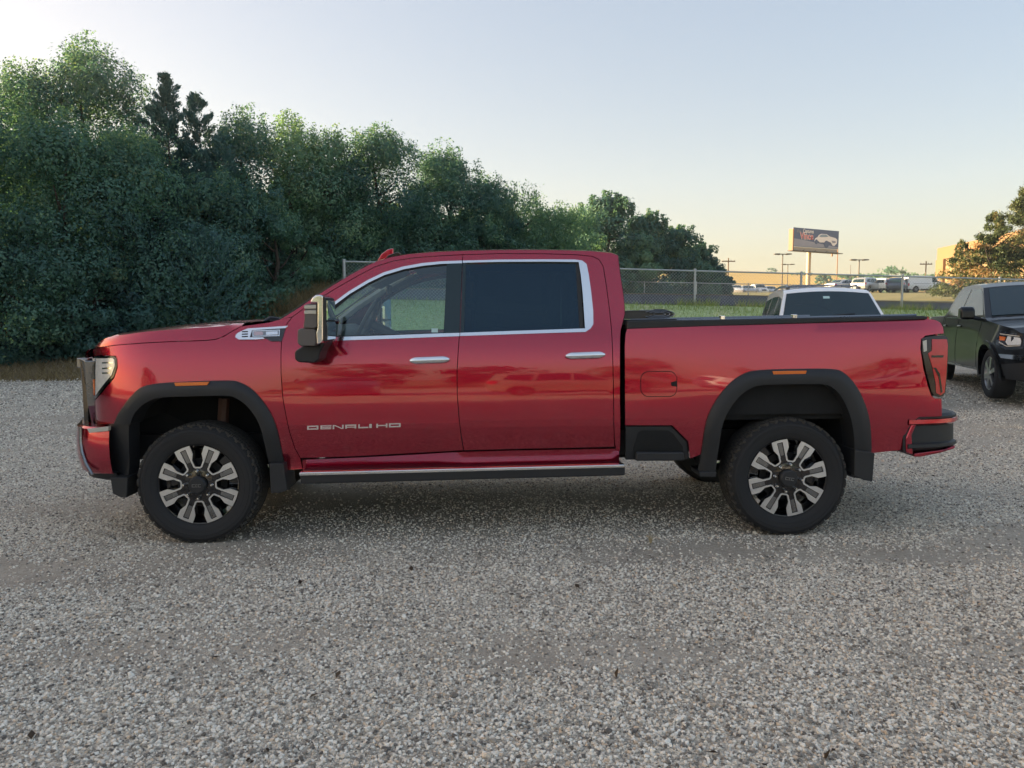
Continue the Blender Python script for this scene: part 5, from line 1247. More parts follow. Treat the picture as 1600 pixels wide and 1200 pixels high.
M['wallstone'] = mat('dark_timber_wall', (.15, .16, .20), .9, bump=.5, bscale=14, var=.45, scale=3)
M['wallcap'] = mat('tan_cap', (.26, .20, .14), .9, var=.3, scale=4)
lw = []; 
wx = np.linspace(-5.2, 24, 60)
wroot = empty('low_wall', (0, 25.6, 0)); tag(wroot, 'low dark timber wall with a tan top edge, right behind the chain link fence', 'wall')
nb = 12
for i in range(nb):
    xs_ = np.linspace(wx[0]+(wx[-1]-wx[0])*i/nb+.012, wx[0]+(wx[-1]-wx[0])*(i+1)/nb-.012, 5)
    def row(dy, dz, jit=0): return [(x, 25.15+float(shift(x))+dy-25.6, float(ground(x, 25.15+float(shift(x))))+dz) for x in xs_]
    hh = float(np.interp(i, [0, 6, 7, 11], [.34, .33, .25, .17]))+.012*((i*7) % 3)
    MB().grid([row(0, -.2), row(0, hh), row(.14, hh), row(.14, -.2)]).build('wall_plank', M['wallstone'], wroot)
    MB().grid([row(-.02, hh), row(-.02, hh+.03), row(.16, hh+.03), row(.16, hh)]).build('wall_cap', M['wallcap'], wroot)
# ------------------------------------------------------------------ other vehicles
def vehicle(name, label, cat, group, yaw, paint_m, L, W, belt, path, wheels, wr, windows=(), tumble=.30, taper=.16, skin_glass=(), patches=(), sides=(), zb=.30, cladding=None, roof_rack=False, detail=1, ww=.22, bulge=.03):
    """path: outline from the rear bottom over the roof to the front bottom, +x is forward.
    skin_glass: segment indexes holding front or rear glass; patches: (name, seg, t0, t1, s0, s1, mat); sides: (name, polygon, mat, off)"""
    root = empty(name, (0, 0, 0), (0, 0, yaw)); tag(root, label, cat, group)
    xr, xf = min(p[0] for p in path), max(p[0] for p in path)
    def wf(x, z):
        x = np.asarray(x, float); z = np.asarray(z, float)
        v = W/2-.05*((z-.72)/.5)**2*(z < .72)-.045*np.clip((z-.72)/(belt-.72), 0, 1)**2
        v = v-tumble*np.maximum(0, z-belt)
        e = np.clip((x-(xf-.75))/.75, 0, 1)**2*taper+np.clip(((xr+.6)-x)/.6, 0, 1)**2*taper*.55
        for (wx_, _) in wheels: v = v+bulge*np.exp(-((x-wx_)/.48)**2-((z-.78)/.2)**2)
        return v-e
    pts = [(p[0], p[1]) for p in path]
    poly = list(pts)
    for wx_, r_ in sorted(wheels, key=lambda q: -q[0]):
        a = [(wx_+(wr*1.16)*math.cos(t), wr+(wr*1.16)*math.sin(t)) for t in np.linspace(0, math.pi, 11)]
        poly += [(a[0][0], zb)]+[q for q in a if q[1] > zb]+[(a[-1][0], zb)]
    for s in (-1, 1): panel('body_side', poly, wf, s, paint_m, root, gap=0, lip=.12, step=.16 if detail else .3, edge=.12 if detail else .3)
    # skin over the top, front and back
    def seg(i, t, s, off=0.):
        (x0, z0), (x1, z1) = pts[i], pts[i+1]; x = x0+(x1-x0)*t; z = z0+(z1-z0)*t
        dx, dz = x1-x0, z1-z0; l = math.hypot(dx, dz); nx, nz = -dz/l, dx/l
        def nrm(j):
            (a, b), (c, d) = pts[j], pts[j+1]; q = math.hypot(c-a, d-b); return np.array([-(d-b)/q, (c-a)/q])
        n0 = nrm(max(i-1, 0))+nrm(i); n1 = nrm(i)+nrm(min(i+1, len(pts)-2)); nn = (n0*(1-t)+n1*t); nn = nn/(np.hypot(*nn)+1e-9)
        c = .05*(1-s*s)+off
        return (x+nn[0]*c, s*float(wf(x, z)), z+nn[1]*c)
    mb = MB()
    for i in range(len(pts)-1):
        mb.grid([[seg(i, t, s) for s in np.linspace(-1, 1, 9)] for t in (0, 1)])
    mb.build('body_skin', paint_m, root, smooth=30, flip=True)
    for nm, i, t0, t1, s0, s1, m_ in patches:
        ts = np.linspace(t0, t1, 3); ss = np.linspace(s0, s1, 7)
        MB().grid([[seg(i, t, s, .012) for s in ss] for t in ts]).grid([[seg(i, t0, s, .012-.03*k) for s in ss] for k in (1, 0)]).grid([[seg(i, t1, s, .012-.03*k) for s in ss] for k in (0, 1)]).build(nm, m_, root, smooth=35, flip=True)
    for nm, q, m_, off in windows:
        for s in (-1, 1): panel(nm, q, wf, s, m_, root, off=off, gap=0, lip=.006, step=.25, edge=.2)
    for nm, q, m_, off in sides:
        for s in (-1, 1): panel(nm, q, wf, s, m_, root, off=off, gap=0, lip=.05, step=.2, edge=.12)
    for wx_, _ in wheels:
        for s in (-1, 1):
            wl_ = empty('wheel', (wx_, s*(W/2-.03), wr), (0, 0, 0 if s < 0 else math.pi), root)
            h = ww
            MB().lathe([(wr*.66, h), (wr*.66, -.0), (wr*.70, -.012), (wr*.86, -.022), (wr*.95, -.006), (wr, .03), (wr, h-.03), (wr*.94, h), (wr*.66, h)], 28 if detail else 16, 'y').build('tyre', M['rubber'], wl_, smooth=35)
            rm = MB().lathe([(wr*.67, .0), (wr*.64, .004), (wr*.60, .05)], 24 if detail else 14, 'y').lathe([(0, .07), (wr*.62, .07)], 16, 'y')
            rm.lathe([(0, -.012), (wr*.14, -.01), (wr*.17, .02)], 12, 'y')
            for k in range(5 if detail < 2 else 6):
                a = 2*math.pi*k/(5 if detail < 2 else 6)+.3; ca, sa = math.cos(a), math.sin(a)
                pa = [(wr*.10*ca-wr*b*sa, wr*.10*sa+wr*b*ca) for b in (-.08, .08)]; pb = [(wr*.63*ca-wr*b*sa, wr*.63*sa+wr*b*ca) for b in (.09, -.09)]
                rm.prism(pa+pb, -.004, .03)
            rm.build('rim', M['silver_rim'], wl_, smooth=35)
            MB().lathe([(wr*.62, .06), (0, .06)], 14, 'y').build('hub', M['liner'], wl_)
    ul = MB().box(xr+.15, xf-.2, -W/2+.28, W/2-.28, zb-.04, zb+.25); ul.build('underbody', M['frame'], root)
    # dark inner shell so nothing shows through the arches
    for wx_, _ in wheels: MB().box(wx_-wr*1.2, wx_+wr*1.2, -W/2+.30, W/2-.30, zb, wr*2.2).build('wheel_housing', M['liner'], root)
    root['_w'] = W
    return root, wf, seg
M['silver_rim'] = mat('silver_rim', (.45, .46, .47), .3, .9)

def put(root, lx, ly, px, Y, dz=0.):
    """move a vehicle so that its point (lx, ly) stands on the sight line px at distance Y"""
    a = root.rotation_euler.z; t = on_ground(px, Y)
    ox = lx*math.cos(a)-ly*math.sin(a); oy = lx*math.sin(a)+ly*math.cos(a)
    x, y = t.x-ox, t.y-oy
    root.location = (x, y, float(ground(x, y))+dz)

# --- black pickup, three-quarter front, at the right edge
BP = [(-2.66, .52), (-2.72, .80), (-2.73, 1.18), (-2.70, 1.245), (-1.22, 1.25), (-1.10, 1.31), (-.93, 1.68), (-.72, 1.775), (-.2, 1.795), (.18, 1.775), (.46, 1.72), (1.28, 1.225), (1.42, 1.185), (1.98, 1.13), (2.35, 1.08), (2.52, 1.01), (2.60, .90), (2.65, .70), (2.63, .48), (2.52, .33)]
yawb = math.atan2(-math.cos(R(16)), -math.sin(R(16)))
wins = [('side_window', [(1.12, 1.27), (.56, 1.64), (.38, 1.70), (-.08, 1.715), (-.10, 1.25)], M['dark_glass'], .004),
        ('side_window', [(-.20, 1.25), (-.18, 1.715), (-.62, 1.69), (-.86, 1.56), (-.94, 1.28)], M['dark_glass'], .004)]
bp, wfb, segb = vehicle('pickup_truck', 'glossy black pickup truck cut off by the right edge, facing the camera', 'pickup truck', None, yawb, M['black_paint'], 5.4, 1.90, 1.22, BP, [(1.68, 0), (-1.58, 0)], .385, wins, .36, .22,
    patches=[('windshield', 10, .06, .96, -.90, .90, M['dark_glass']), ('rear_window', 5, .1, .9, -.8, .8, M['dark_glass']),
             ('grille', 16, -.1, .8, -.60, .60, M['gloss_black']), ('grille', 15, .1, .8, -.52, .52, M['gloss_black']), ('lower_grille', 17, .15, .9, -.5, .5, M['trim']),
             ('grille_bar', 16, -.2, .02, -.58, .58, M['satin']), ('skid_plate', 18, .2, .95, -.7, .7, M['trim']), ('number_plate_holder', 17, .2, .75, -.14, .14, M['trim'])],
    sides=[('arch_lip', [(1.68+.52*math.cos(t), .385+.50*math.sin(t)) for t in np.linspace(-.15, math.pi+.15, 15)]+[(1.68+.445*math.cos(t), .385+.445*math.sin(t)) for t in np.linspace(math.pi+.1, -.1, 15)], M['black_paint'], .022),
           ('arch_lip', [(-1.58+.52*math.cos(t), .385+.50*math.sin(t)) for t in np.linspace(-.15, math.pi+.15, 15)]+[(-1.58+.445*math.cos(t), .385+.445*math.sin(t)) for t in np.linspace(math.pi+.1, -.1, 15)], M['black_paint'], .022),
           ('headlamp', [(2.08, 1.02), (2.50, .985), (2.555, .93), (2.56, .82), (2.30, .80), (2.12, .86)], M['dark_lens'], .006),
           ('lamp_reflector', [(2.30, .965), (2.52, .945), (2.545, .90), (2.54, .85), (2.33, .835), (2.28, .88)], M['lamp_white'], .009), ('lamp_strip', [(2.10, 1.005), (2.50, .975), (2.51, .962), (2.12, .985)], M['pale_lens'], .010), ('lamp_strip', [(2.13, .868), (2.31, .812), (2.54, .83), (2.54, .842), (2.31, .826), (2.135, .885)], M['pale_lens'], .010), ('turn_signal', [(2.12, .96), (2.26, .95), (2.25, .90), (2.14, .90)], M['amber'], .010),
           ('headlamp_rim', [(2.04, 1.04), (2.52, 1.0), (2.58, .93), (2.58, .79), (2.28, .77), (2.06, .84)], M['gloss_black'], .001),
           ('bumper_insert', [(2.15, .70), (2.60, .70), (2.60, .63), (2.2, .645)], M['chrome'], .010),
           ('bumper_corner', [(2.20, .55), (2.62, .60), (2.60, .34), (2.28, .34)], M['trim'], .010),
           ('rocker_strip', [(1.15, .40), (1.15, .43), (-1.08, .43), (-1.08, .40)], M['satin'], .014),
           ('door_gap', [(1.16, 1.18), (1.172, 1.18), (1.06, .46), (1.048, .46)], M['liner'], .002), ('door_gap', [(-.135, 1.22), (-.147, 1.22), (-.157, .46), (-.145, .46)], M['liner'], .002), ('door_gap', [(-1.02, 1.22), (-1.032, 1.22), (-1.0, .6), (-.988, .6)], M['liner'], .002),
           ('bed_gap', [(-1.14, 1.24), (-1.165, 1.24), (-1.165, .46), (-1.14, .46)], M['liner'], .002),
           ('window_trim', [(1.16, 1.235), (-.98, 1.235), (-.98, 1.218), (1.18, 1.215)], M['chrome'], .008),
           ('tail_lamp', [(-2.71, 1.16), (-2.50, 1.16), (-2.50, .86), (-2.70, .86)], M['red_lens'], .006)], zb=.40, detail=2, ww=.26, bulge=.045)
bp.scale = (1.06, 1.06, 1.06); put(bp, 1.68*1.06, -.93*1.06, 1549, 12.4)
for s in (-1, 1):
    m1 = MB().prism([(.98, 1.20), (1.18, 1.20), (1.17, 1.36), (1.10, 1.41), (.99, 1.39)], s*1.01, s*1.22).build('door_mirror', M['black_paint'], bp, bevel=.04, seg=3)
    MB().tube([(1.0, s*.86, 1.2), (1.0, s*1.05, 1.24)], .035, 6).build('mirror_arm', M['trim'], m1, smooth=40)
    for hx in (.02, -.92): MB().tube([(hx, s*(float(wfb(hx, 1.08))+.035), 1.08), (hx+.19, s*(float(wfb(hx, 1.08))+.035), 1.085)], .017, 8).build('handle', M['black_paint'], bp, smooth=50)
    MB().lathe([(.0, .012), (.035, .010), (.055, 0), (.06, -.03)], 16, 'x', (2.575, s*.66, .525)).build('fog_lamp', M['lamp_white'], bp, smooth=40)
    MB().box(-2.62, -1.25, s*.70, s*.76, .75, 1.22).build('bed_wall', M['liner'], bp)
    h1 = MB().lathe([(0, .02), (.05, .014), (.06, 0)], 16, 'x', (2.53, s*.70, .90)).build('lamp_lens', M['chrome'], bp, smooth=40)
for y in (-.35, .25): MB().tube([(1.34, y+.4, 1.232), (1.28, y-.25, 1.262)], .010, 5).build('wiper', M['trim'], bp)

# --- white SUV nose-on behind the bed
SV = [(-2.35, .45), (-2.42, .75), (-2.40, 1.05), (-2.18, 1.62), (-2.02, 1.76), (-1.2, 1.815), (-.3, 1.825), (.20, 1.79), (.42, 1.735), (1.10, 1.20), (1.25, 1.15), (2.0, 1.07), (2.28, .98), (2.38, .80), (2.40, .50), (2.3, .33)]
yaws = math.atan2(-math.cos(R(12)), -math.sin(R(12)))
wins = [('side_window', [(.98, 1.22), (.42, 1.64), (.02, 1.685), (0, 1.20)], M['dark_glass'], .004), ('side_window', [(-.09, 1.20), (-.07, 1.69), (-.98, 1.69), (-1.02, 1.20)], M['dark_glass'], .004), ('side_window', [(-1.12, 1.21), (-1.08, 1.68), (-1.85, 1.64), (-2.06, 1.24)], M['dark_glass'], .004)]
sv, wfs, segs = vehicle('parked_suv', 'white SUV with roof rails and dark windshield, seen over the bed rail', 'SUV', None, yaws, M['white_paint'], 4.85, 1.86, 1.18, SV, [(1.45, 0), (-1.42, 0)], .37, wins, .30, .16,
    patches=[('windshield', 8, .05, .97, -.93, .93, M['dark_glass']), ('rear_window', 2, .1, .9, -.8, .8, M['dark_glass']), ('grille', 12, .1, .9, -.45, .45, M['gloss_black'])],
    sides=[('headlamp', [(2.0, .95), (2.32, .92), (2.36, .76), (2.05, .76)], M['lamp_white'], .006), ('tail_lamp', [(-2.40, 1.15), (-2.2, 1.15), (-2.22, .80), (-2.40, .80)], M['red_lens'], .006), ('door_gap', [(-.04, 1.18), (-.05, 1.18), (-.05, .5), (-.04, .5)], M['liner'], .002)], zb=.36)
put(sv, .42, 0, 1290, 13.6)
for s in (-1, 1):
    y = s*.60; zr = 1.83
    rail = [(.10, y, zr-.045), (.0, y, zr+.02), (-.15, y, zr+.055), (-1.0, y*1.01, zr+.065), (-1.75, y, zr+.03), (-1.85, y, zr-.04)]
    rr_ = MB().tube(rail, .020, 8).build('roof_rail', M['satin'], sv, smooth=50)
    MB().box(-.02, .10, y-.03, y+.03, zr-.05, zr+.025).build('rail_foot', M['grey_plastic'], rr_, bevel=.012)
    MB().prism([(.78, 1.16), (.96, 1.16), (.95, 1.33), (.80, 1.34)], s*.98, s*1.16).build('door_mirror', M['white_paint'], sv, bevel=.03)
for xx in (-.45, -1.25): MB().tube([(xx, -.60, 1.885), (xx, 0, 1.905), (xx, .60, 1.885)], .017, 6).build('roof_bar', M['satin'], sv, smooth=50)
a = segs(8, .30, -.12, .016); b = segs(8, .30, .02, .016); c = segs(8, .22, .02, .016); d = segs(8, .22, -.12, .016)
MB().add([a, b, c, d], [(0, 1, 2, 3)]).build('windshield_sticker', M['sticker'], sv, flip=True)
MB().tube([segs(8, .99, -.55, .03), segs(8, .86, .10, .03), segs(8, .80, .42, .03)], .012, 5).build('wiper', M['trim'], sv)

# --- far vehicles beyond the fence
def van(label, px, Y, yaw):
    p = [(-2.38, .38), (-2.42, .9), (-2.38, 1.55), (-2.28, 1.84), (-1.2, 1.88), (.5, 1.86), (.90, 1.78), (1.62, 1.18), (1.85, 1.08), (2.22, .92), (2.32, .62), (2.22, .3)]
    r, _, _ = vehicle('cargo_van', label, 'van', 'cars parked beyond the fence', yaw, M['white_paint'], 4.75, 1.84, 1.10, p, [(1.45, 0), (-1.45, 0)], .34,
        [('side_window', [(1.42, 1.16), (.92, 1.62), (.52, 1.64), (.50, 1.14)], M['dark_glass'], .006)], .12, .12,
        patches=[('windshield', 6, .08, .95, -.88, .88, M['dark_glass']), ('rear_window', 1, .25, .95, -.8, -.08, M['dark_glass']), ('rear_window', 1, .25, .95, .08, .8, M['dark_glass'])],
        sides=[('tail_lamp', [(-2.40, 1.05), (-2.26, 1.05), (-2.26, .72), (-2.40, .72)], M['red_lens'], .008), ('headlamp', [(1.9, .98), (2.24, .86), (2.24, .72), (1.95, .76)], M['lamp_white'], .008), ('slide_rail', [(.3, .98), (.3, 1.01), (-1.8, 1.01), (-1.8, .98)], M['grey_plastic'], .006), ('lower_sill', [(.9, .38), (.9, .32), (-.9, .32), (-.9, .38)], M['trim'], .006)], zb=.32, detail=0)
    put(r, 0, 0, px, Y); return r
def suv(label, px, Y, yaw, m_, group='cars parked beyond the fence', h=1.68, detail=0, name='parked_suv', cat='SUV'):
    k = h/1.68
    p = [(-2.22, .42), (-2.28, .72), (-2.26, 1.0*k), (-2.02, 1.48*k), (-1.85, 1.60*k), (-.9, 1.68*k), (.05, 1.66*k), (.32, 1.60*k), (1.05, 1.10*k), (1.2, 1.05*k), (1.95, .96*k), (2.22, .85), (2.30, .62), (2.2, .3)]
    w3 = [('side_window', [(.92, 1.12*k), (.34, 1.50*k), (-.02, 1.55*k), (-.04, 1.09*k)], M['dark_glass'], .006), ('side_window', [(-.12, 1.09*k), (-.10, 1.55*k), (-.95, 1.53*k), (-1.02, 1.09*k)], M['dark_glass'], .006), ('side_window', [(-1.1, 1.10*k), (-1.05, 1.52*k), (-1.68, 1.46*k), (-1.86, 1.15*k)], M['dark_glass'], .006)]
    r, _, _ = vehicle(name, label, cat, group, yaw, m_, 4.6, 1.84, 1.07*k, p, [(1.38, 0), (-1.38, 0)], .355, w3, .3, .16,
        patches=[('windshield', 7, .08, .95, -.9, .9, M['dark_glass']), ('rear_window', 2, .12, .9, -.82, .82, M['dark_glass']), ('grille', 11, .1, .9, -.45, .45, M['gloss_black'])],
        sides=[('tail_lamp', [(-2.25, 1.06*k), (-1.98, 1.08*k), (-2.02, .86), (-2.26, .84)], M['red_lens'], .008), ('headlamp', [(1.9, .92*k), (2.2, .82), (2.24, .70), (1.92, .74)], M['lamp_white'], .008), ('lower_sill', [(.9, .40), (.9, .33), (-.9, .33), (-.9, .40)], M['trim'], .006)], zb=.33, detail=detail)
    put(r, 0, 0, px, Y); return r
def sedan(label, px, Y, yaw, m_, group='cars parked beyond the fence', detail=0):
    p = [(-2.30, .40), (-2.36, .65), (-2.32, .93), (-2.15, 1.0), (-1.65, 1.04), (-1.0, 1.38), (-.55, 1.44), (.0, 1.44), (.25, 1.40), (1.02, 1.0), (1.25, .95), (2.0, .80), (2.3, .62), (2.25, .25)]
    r, _, _ = vehicle('sedan', label, 'car', group, yaw, m_, 4.7, 1.80, 1.0, p, [(1.42, 0), (-1.38, 0)], .33,
        [('side_window', [(.90, 1.03), (.28, 1.33), (-.15, 1.37), (-.17, 1.02)], M['dark_glass'], .006), ('side_window', [(-.25, 1.02), (-.23, 1.37), (-.6, 1.36), (-1.1, 1.20), (-1.3, 1.04)], M['dark_glass'], .006)], .42, .18,
        patches=[('windshield', 8, .08, .95, -.9, .9, M['dark_glass']), ('rear_window', 4, .1, .92, -.85, .85, M['dark_glass'])],
        sides=[('tail_lamp', [(-2.33, .9), (-2.05, .92), (-2.1, .72), (-2.35, .70)], M['red_lens'], .008), ('headlamp', [(1.85, .80), (2.2, .70), (2.24, .58), (1.9, .62)], M['lamp_white'], .008)], zb=.28, detail=detail)
    put(r, 0, 0, px, Y); return r
van('white cargo van pointing right, parked along the road beyond the fence', 1440, 89.5, R(6))
suv('silver SUV beside the road with its rear window toward the camera, left of two more', 1354, 88.5, R(38), M['silver_paint'])
suv('white crossover parked between the silver SUV and the dark one', 1379, 90, R(48), M['white_paint'], h=1.60)
suv('dark SUV with bright red tail lamps, just left of the white van', 1402, 89, R(55), M['blue_paint'], h=1.64)
sedan('low silver sedan behind the white SUV roof, leftmost car along the road', 1318, 90, R(22), M['silver_paint'])
for i, (px, m_, lab) in enumerate(((1148, 'white_paint', 'white car beyond the wall, nearest the right end of the wood'), (1166, 'silver_paint', 'silver car beyond the wall, second from the right end of the wood'), (1184, 'white_paint', 'white SUV beyond the wall, third from the right end of the wood'), (1201, 'silver_paint', 'pale car beyond the wall, half hidden by the white SUV roof'))):
    (suv if i == 2 else sedan)(lab, px, 112+2*i, R(-100+6*i), M[m_])
suv('dark blue SUV under the juniper at the right, roof showing over the black pickup', 1531, 84, R(12), M['blue_paint'])
sedan('grey sedan under the juniper, left of the dark blue SUV', 1506, 88, R(10), M['grey_paint'])

# --- vehicles across the lot behind the camera (they show as reflections in the paint)
for i, (x, y, yw, kind, m_, lab) in enumerate(((2.2, -9.6, 4, suv, 'tan_paint', 'tan SUV across the lot, mirrored in the rear door of the red pickup'), (7.6, -9.9, -3, suv, 'white_paint', 'white SUV across the lot, mirrored in the bed side of the red pickup'), (-4.2, -12.5, 80, sedan, 'grey_paint', 'grey sedan across the lot, mirrored in the front door of the red pickup'), (-8.2, -13, 84, suv, 'blue_paint', 'dark blue SUV across the lot, mirrored in the fender of the red pickup'), (13.5, -11, 5, sedan, 'silver_paint', 'silver sedan across the lot, mirrored in the tail of the red pickup'))):
    r = kind(lab, 800, 20, R(yw), M[m_], group='cars parked across the lot'); r.location = (x, y, float(ground(x, y)))

# ------------------------------------------------------------------ billboard
M['tan_steel'] = mat('cream_steel', (.40, .34, .25), .6, var=.1)
M['rust_steel'] = mat('rusty_steel', (.24, .12, .065), .7, var=.2)
M['print_dark'] = mat('print_slate', (.05, .09, .20), .6, var=.35, scale=.15)
M['print_mid'] = mat('print_grey', (.24, .27, .36), .6, var=.25, scale=.2)
M['print_white'] = mat('print_white', (.75, .76, .78), .6, var=.04)
M['print_blue'] = mat('print_blue', (.20, .30, .40), .6, var=.1)
M['print_red'] = mat('print_red', (.55, .03, .05), .6, var=.05)
A = at(1240, 355, 166); B = at(1311, 361, 173.5); D = at(1240, 384.5, 166)
U = Vector((B.x-A.x, B.y-A.y, 0)); LW = U.length; U.normalize(); HH = A.z-D.z; Nb = Vector((U.y, -U.x, 0))
bb = empty('billboard', (A.x, A.y, float(ground(A.x, A.y))), (0, 0, math.atan2(U.y, U.x))); tag(bb, 'roadside billboard on a tall cream pole showing a white car', 'billboard')
bzz = D.z-bb.location.z
MB().box(0, LW, 0, .35, bzz, bzz+HH).build('face_panel', M['print_dark'], bb, bevel=.05)
pf_ = [c for c in bb.children][-1]
def pr(name, poly, m_, lay=1): return MB().prism([(x*LW, bzz+z*HH) for x, z in poly], -.03*lay, .02).build(name, m_, pf_)
pr('print_ground', [(.005, .02), (.995, .02), (.995, .10), (.6, .22), (.25, .36), (.005, .42)], M['print_mid'])
pr('print_car_body', [(.45, .34), (.47, .50), (.52, .58), (.55, .70), (.60, .77), (.72, .77), (.79, .66), (.92, .60), (.96, .52), (.955, .30), (.90, .16), (.86, .18), (.82, .34), (.74, .40), (.70, .32), (.57, .30), (.55, .36), (.50, .38)], M['print_white'], 2)
pr('print_car_glass', [(.555, .60), (.58, .70), (.62, .74), (.71, .74), (.765, .65), (.70, .61), (.60, .585)], M['print_blue'], 3)
pr('print_car_wheel', [(.72+.055*math.cos(t), .22+.20*math.sin(t)) for t in np.linspace(0, 6.283, 15)[:-1]], M['print_dark'], 3)
pr('print_car_wheel', [(.495+.032*math.cos(t), .32+.13*math.sin(t)) for t in np.linspace(0, 6.283, 13)[:-1]], M['print_dark'], 3)
pr('print_car_grille', [(.83, .44), (.92, .43), (.93, .33), (.86, .30)], M['print_mid'], 3)
def text(body, x, z, size, m_, parent, off, wide=1., off_curve=0):
    c = bpy.data.curves.new(body.lower(), 'FONT'); c.body = body; c.size = size; c.extrude = .01; c.offset = off_curve
    t = bpy.data.objects.new('lettering', c); COL.objects.link(t); bpy.context.view_layer.update()
    me = bpy.data.meshes.new_from_object(t.evaluated_get(bpy.context.evaluated_depsgraph_get())); bpy.data.objects.remove(t)
    me.materials.clear(); o = link('lettering', me, m_, parent); o.rotation_euler = (R(90), 0, 0); o.location = (x, off, z); o.scale = (wide, 1, 1); return o
text('the', .07*LW, bzz+.76*HH, .95, M['print_mid'], pf_, -.05)
text('Captures', .20*LW, bzz+.76*HH, 1.15, M['print_white'], pf_, -.05, .80, .02)
text('Vince', .14*LW, bzz+.42*HH, 2.0, M['print_white'], pf_, -.05, .95, .09)
text('Vince', .14*LW, bzz+.42*HH, 2.0, M['print_red'], pf_, -.09, .95)
MB().box(-.35, -.05, -.2, .9, bzz-.9, bzz+HH*.92).build('end_frame', M['rust_steel'], bb)
MB().box(-.2, LW*.98, .05, .3, bzz-.95, bzz-.08).build('skirt_panel', M['tan_steel'], bb)
MB().box(-1.4, LW*1.01, -1.1, .25, bzz-1.12, bzz-.98).build('catwalk', M['frame'], bb)
for k in range(4): MB().tube([(LW*(.12+.25*k), -1.0, bzz-1.0), (LW*(.12+.25*k), -1.5, bzz-.85)], .06, 5).build('lamp_arm', M['frame'], bb)
pz = LW*.42
MB().tube([(pz, .9, -.3), (pz, .9, bzz-.9)], .48, 14).build('pole', M['tan_steel'], bb, smooth=50)
MB().box(.3, LW-.3, .5, 1.2, bzz-.9, bzz-.3).build('beam', M['rust_steel'], bb)
MB().tube([(LW*.93, .8, bzz-1.6), (LW*.93, .8, bzz)], .2, 6).build('brace', M['rust_steel'], bb)

# ------------------------------------------------------------------ poles
M['pole_wood'] = mat('pole_wood', (.13, .095, .07), .9, var=.2)
M['pole_steel'] = mat('bronze_pole', (.10, .085, .075), .6, .4)
def pole(px, top, Y, label, arm=None, m_='pole_steel', r=.10, cat='light pole', name='light_pole', group='poles beyond the fence'):
    b = on_ground(px, Y); h = at(px, top, Y).z-b.z
    o = empty(name, tuple(b)); tag(o, label, cat, group)
    MB().tube([(0, 0, -.3), (0, 0, h)], [r, r*.75], 8).build('shaft', M[m_], o, smooth=50)
    if arm == 'T':
        MB().box(-.75, .75, -.12, .12, h-.06, h+.04).build('arm', M[m_], o)
        for s in (-1, 1): MB().prism([(s*.45, h-.12), (s*1.15, h-.06), (s*1.15, h+.06), (s*.45, h+.08)], -.25, .25).build('lamp_head', M[m_], o)
    if arm == 'X':
        MB().box(-1.3, 1.3, -.08, .08, h-.75, h-.55).build('crossarm', M[m_], o)
        for k in (-1.1, -.5, .5, 1.1): MB().lathe([(.07, 0), (.09, .08), (.03, .22), (0, .24)], 6, 'z', (k, 0, h-.55)).build('insulator', M['steel'], o)
    return o
pole(1136, 403, 150, 'wooden utility pole with crossarm, at the right end of the wood', 'X', 'pole_wood', .16, 'utility pole', 'utility_pole')
pole(1220, 397, 105, 'tallest light pole with twin heads, left of the billboard pole', 'T')
pole(1228.5, 413, 140, 'shorter light pole right beside the tallest one', 'T')
pole(1339, 406, 100, 'light pole with twin heads, between the billboard and the white van', 'T')
pole(1305, 372, 190, 'thin rusty pole under the right end of the billboard', None, 'rust_steel', .16, 'pole', 'steel_pole')
pole(1443, 408, 165, 'wooden utility pole with crossarm, behind the white van', 'X', 'pole_wood', .16, 'utility pole', 'utility_pole')
pole(1326, 414, 230, 'thin distant pole just left of the light pole by the road', None, 'pole_steel', .10, 'pole', 'steel_pole')

# ------------------------------------------------------------------ building at the right, its long wall turned to the low sun
M['stucco'] = mat('tan_stucco', (.25, .175, .095), .9, var=.08, scale=.8, bump=.2, bscale=6)
M['stucco_dark'] = mat('ochre_stucco', (.20, .115, .055), .9, var=.1, scale=.8, bump=.2, bscale=6)
p0 = on_ground(1463, 152); p1 = on_ground(1640, 112)
ux = Vector((p1.x-p0.x, p1.y-p0.y, 0)); bl = ux.length
bd = empty('warehouse', (p0.x, p0.y, p0.z), (0, 0, math.atan2(ux.y, ux.x))); tag(bd, 'sunlit tan warehouse wall behind the juniper at the right', 'building')
bh = at(1463, 388, 152).z-p0.z
MB().box(0, bl, 0, 30, -3, bh-2.3).build('wall', M['stucco'], bd)
MB().box(-.3, bl+.3, -.3, 30.3, bh-2.29, bh).build('parapet', M['stucco_dark'], bd)
for k, x in enumerate((0, 12, 24, 36)): MB().box(x-.3 if k else -.31, x+(3.2 if k == 0 else .9), -.5, -.002, -3, bh-2.31).build('pilaster', M['stucco_dark'], bd)
for x in (9, 18): MB().box(x-1, x+1, -.06, .0, -.2, 3.0).build('dock_door', M['silver_paint'], bd)
MB().box(5, 7.4, 8, 11, bh, bh+1.1).build('roof_unit', M['steel'], bd)

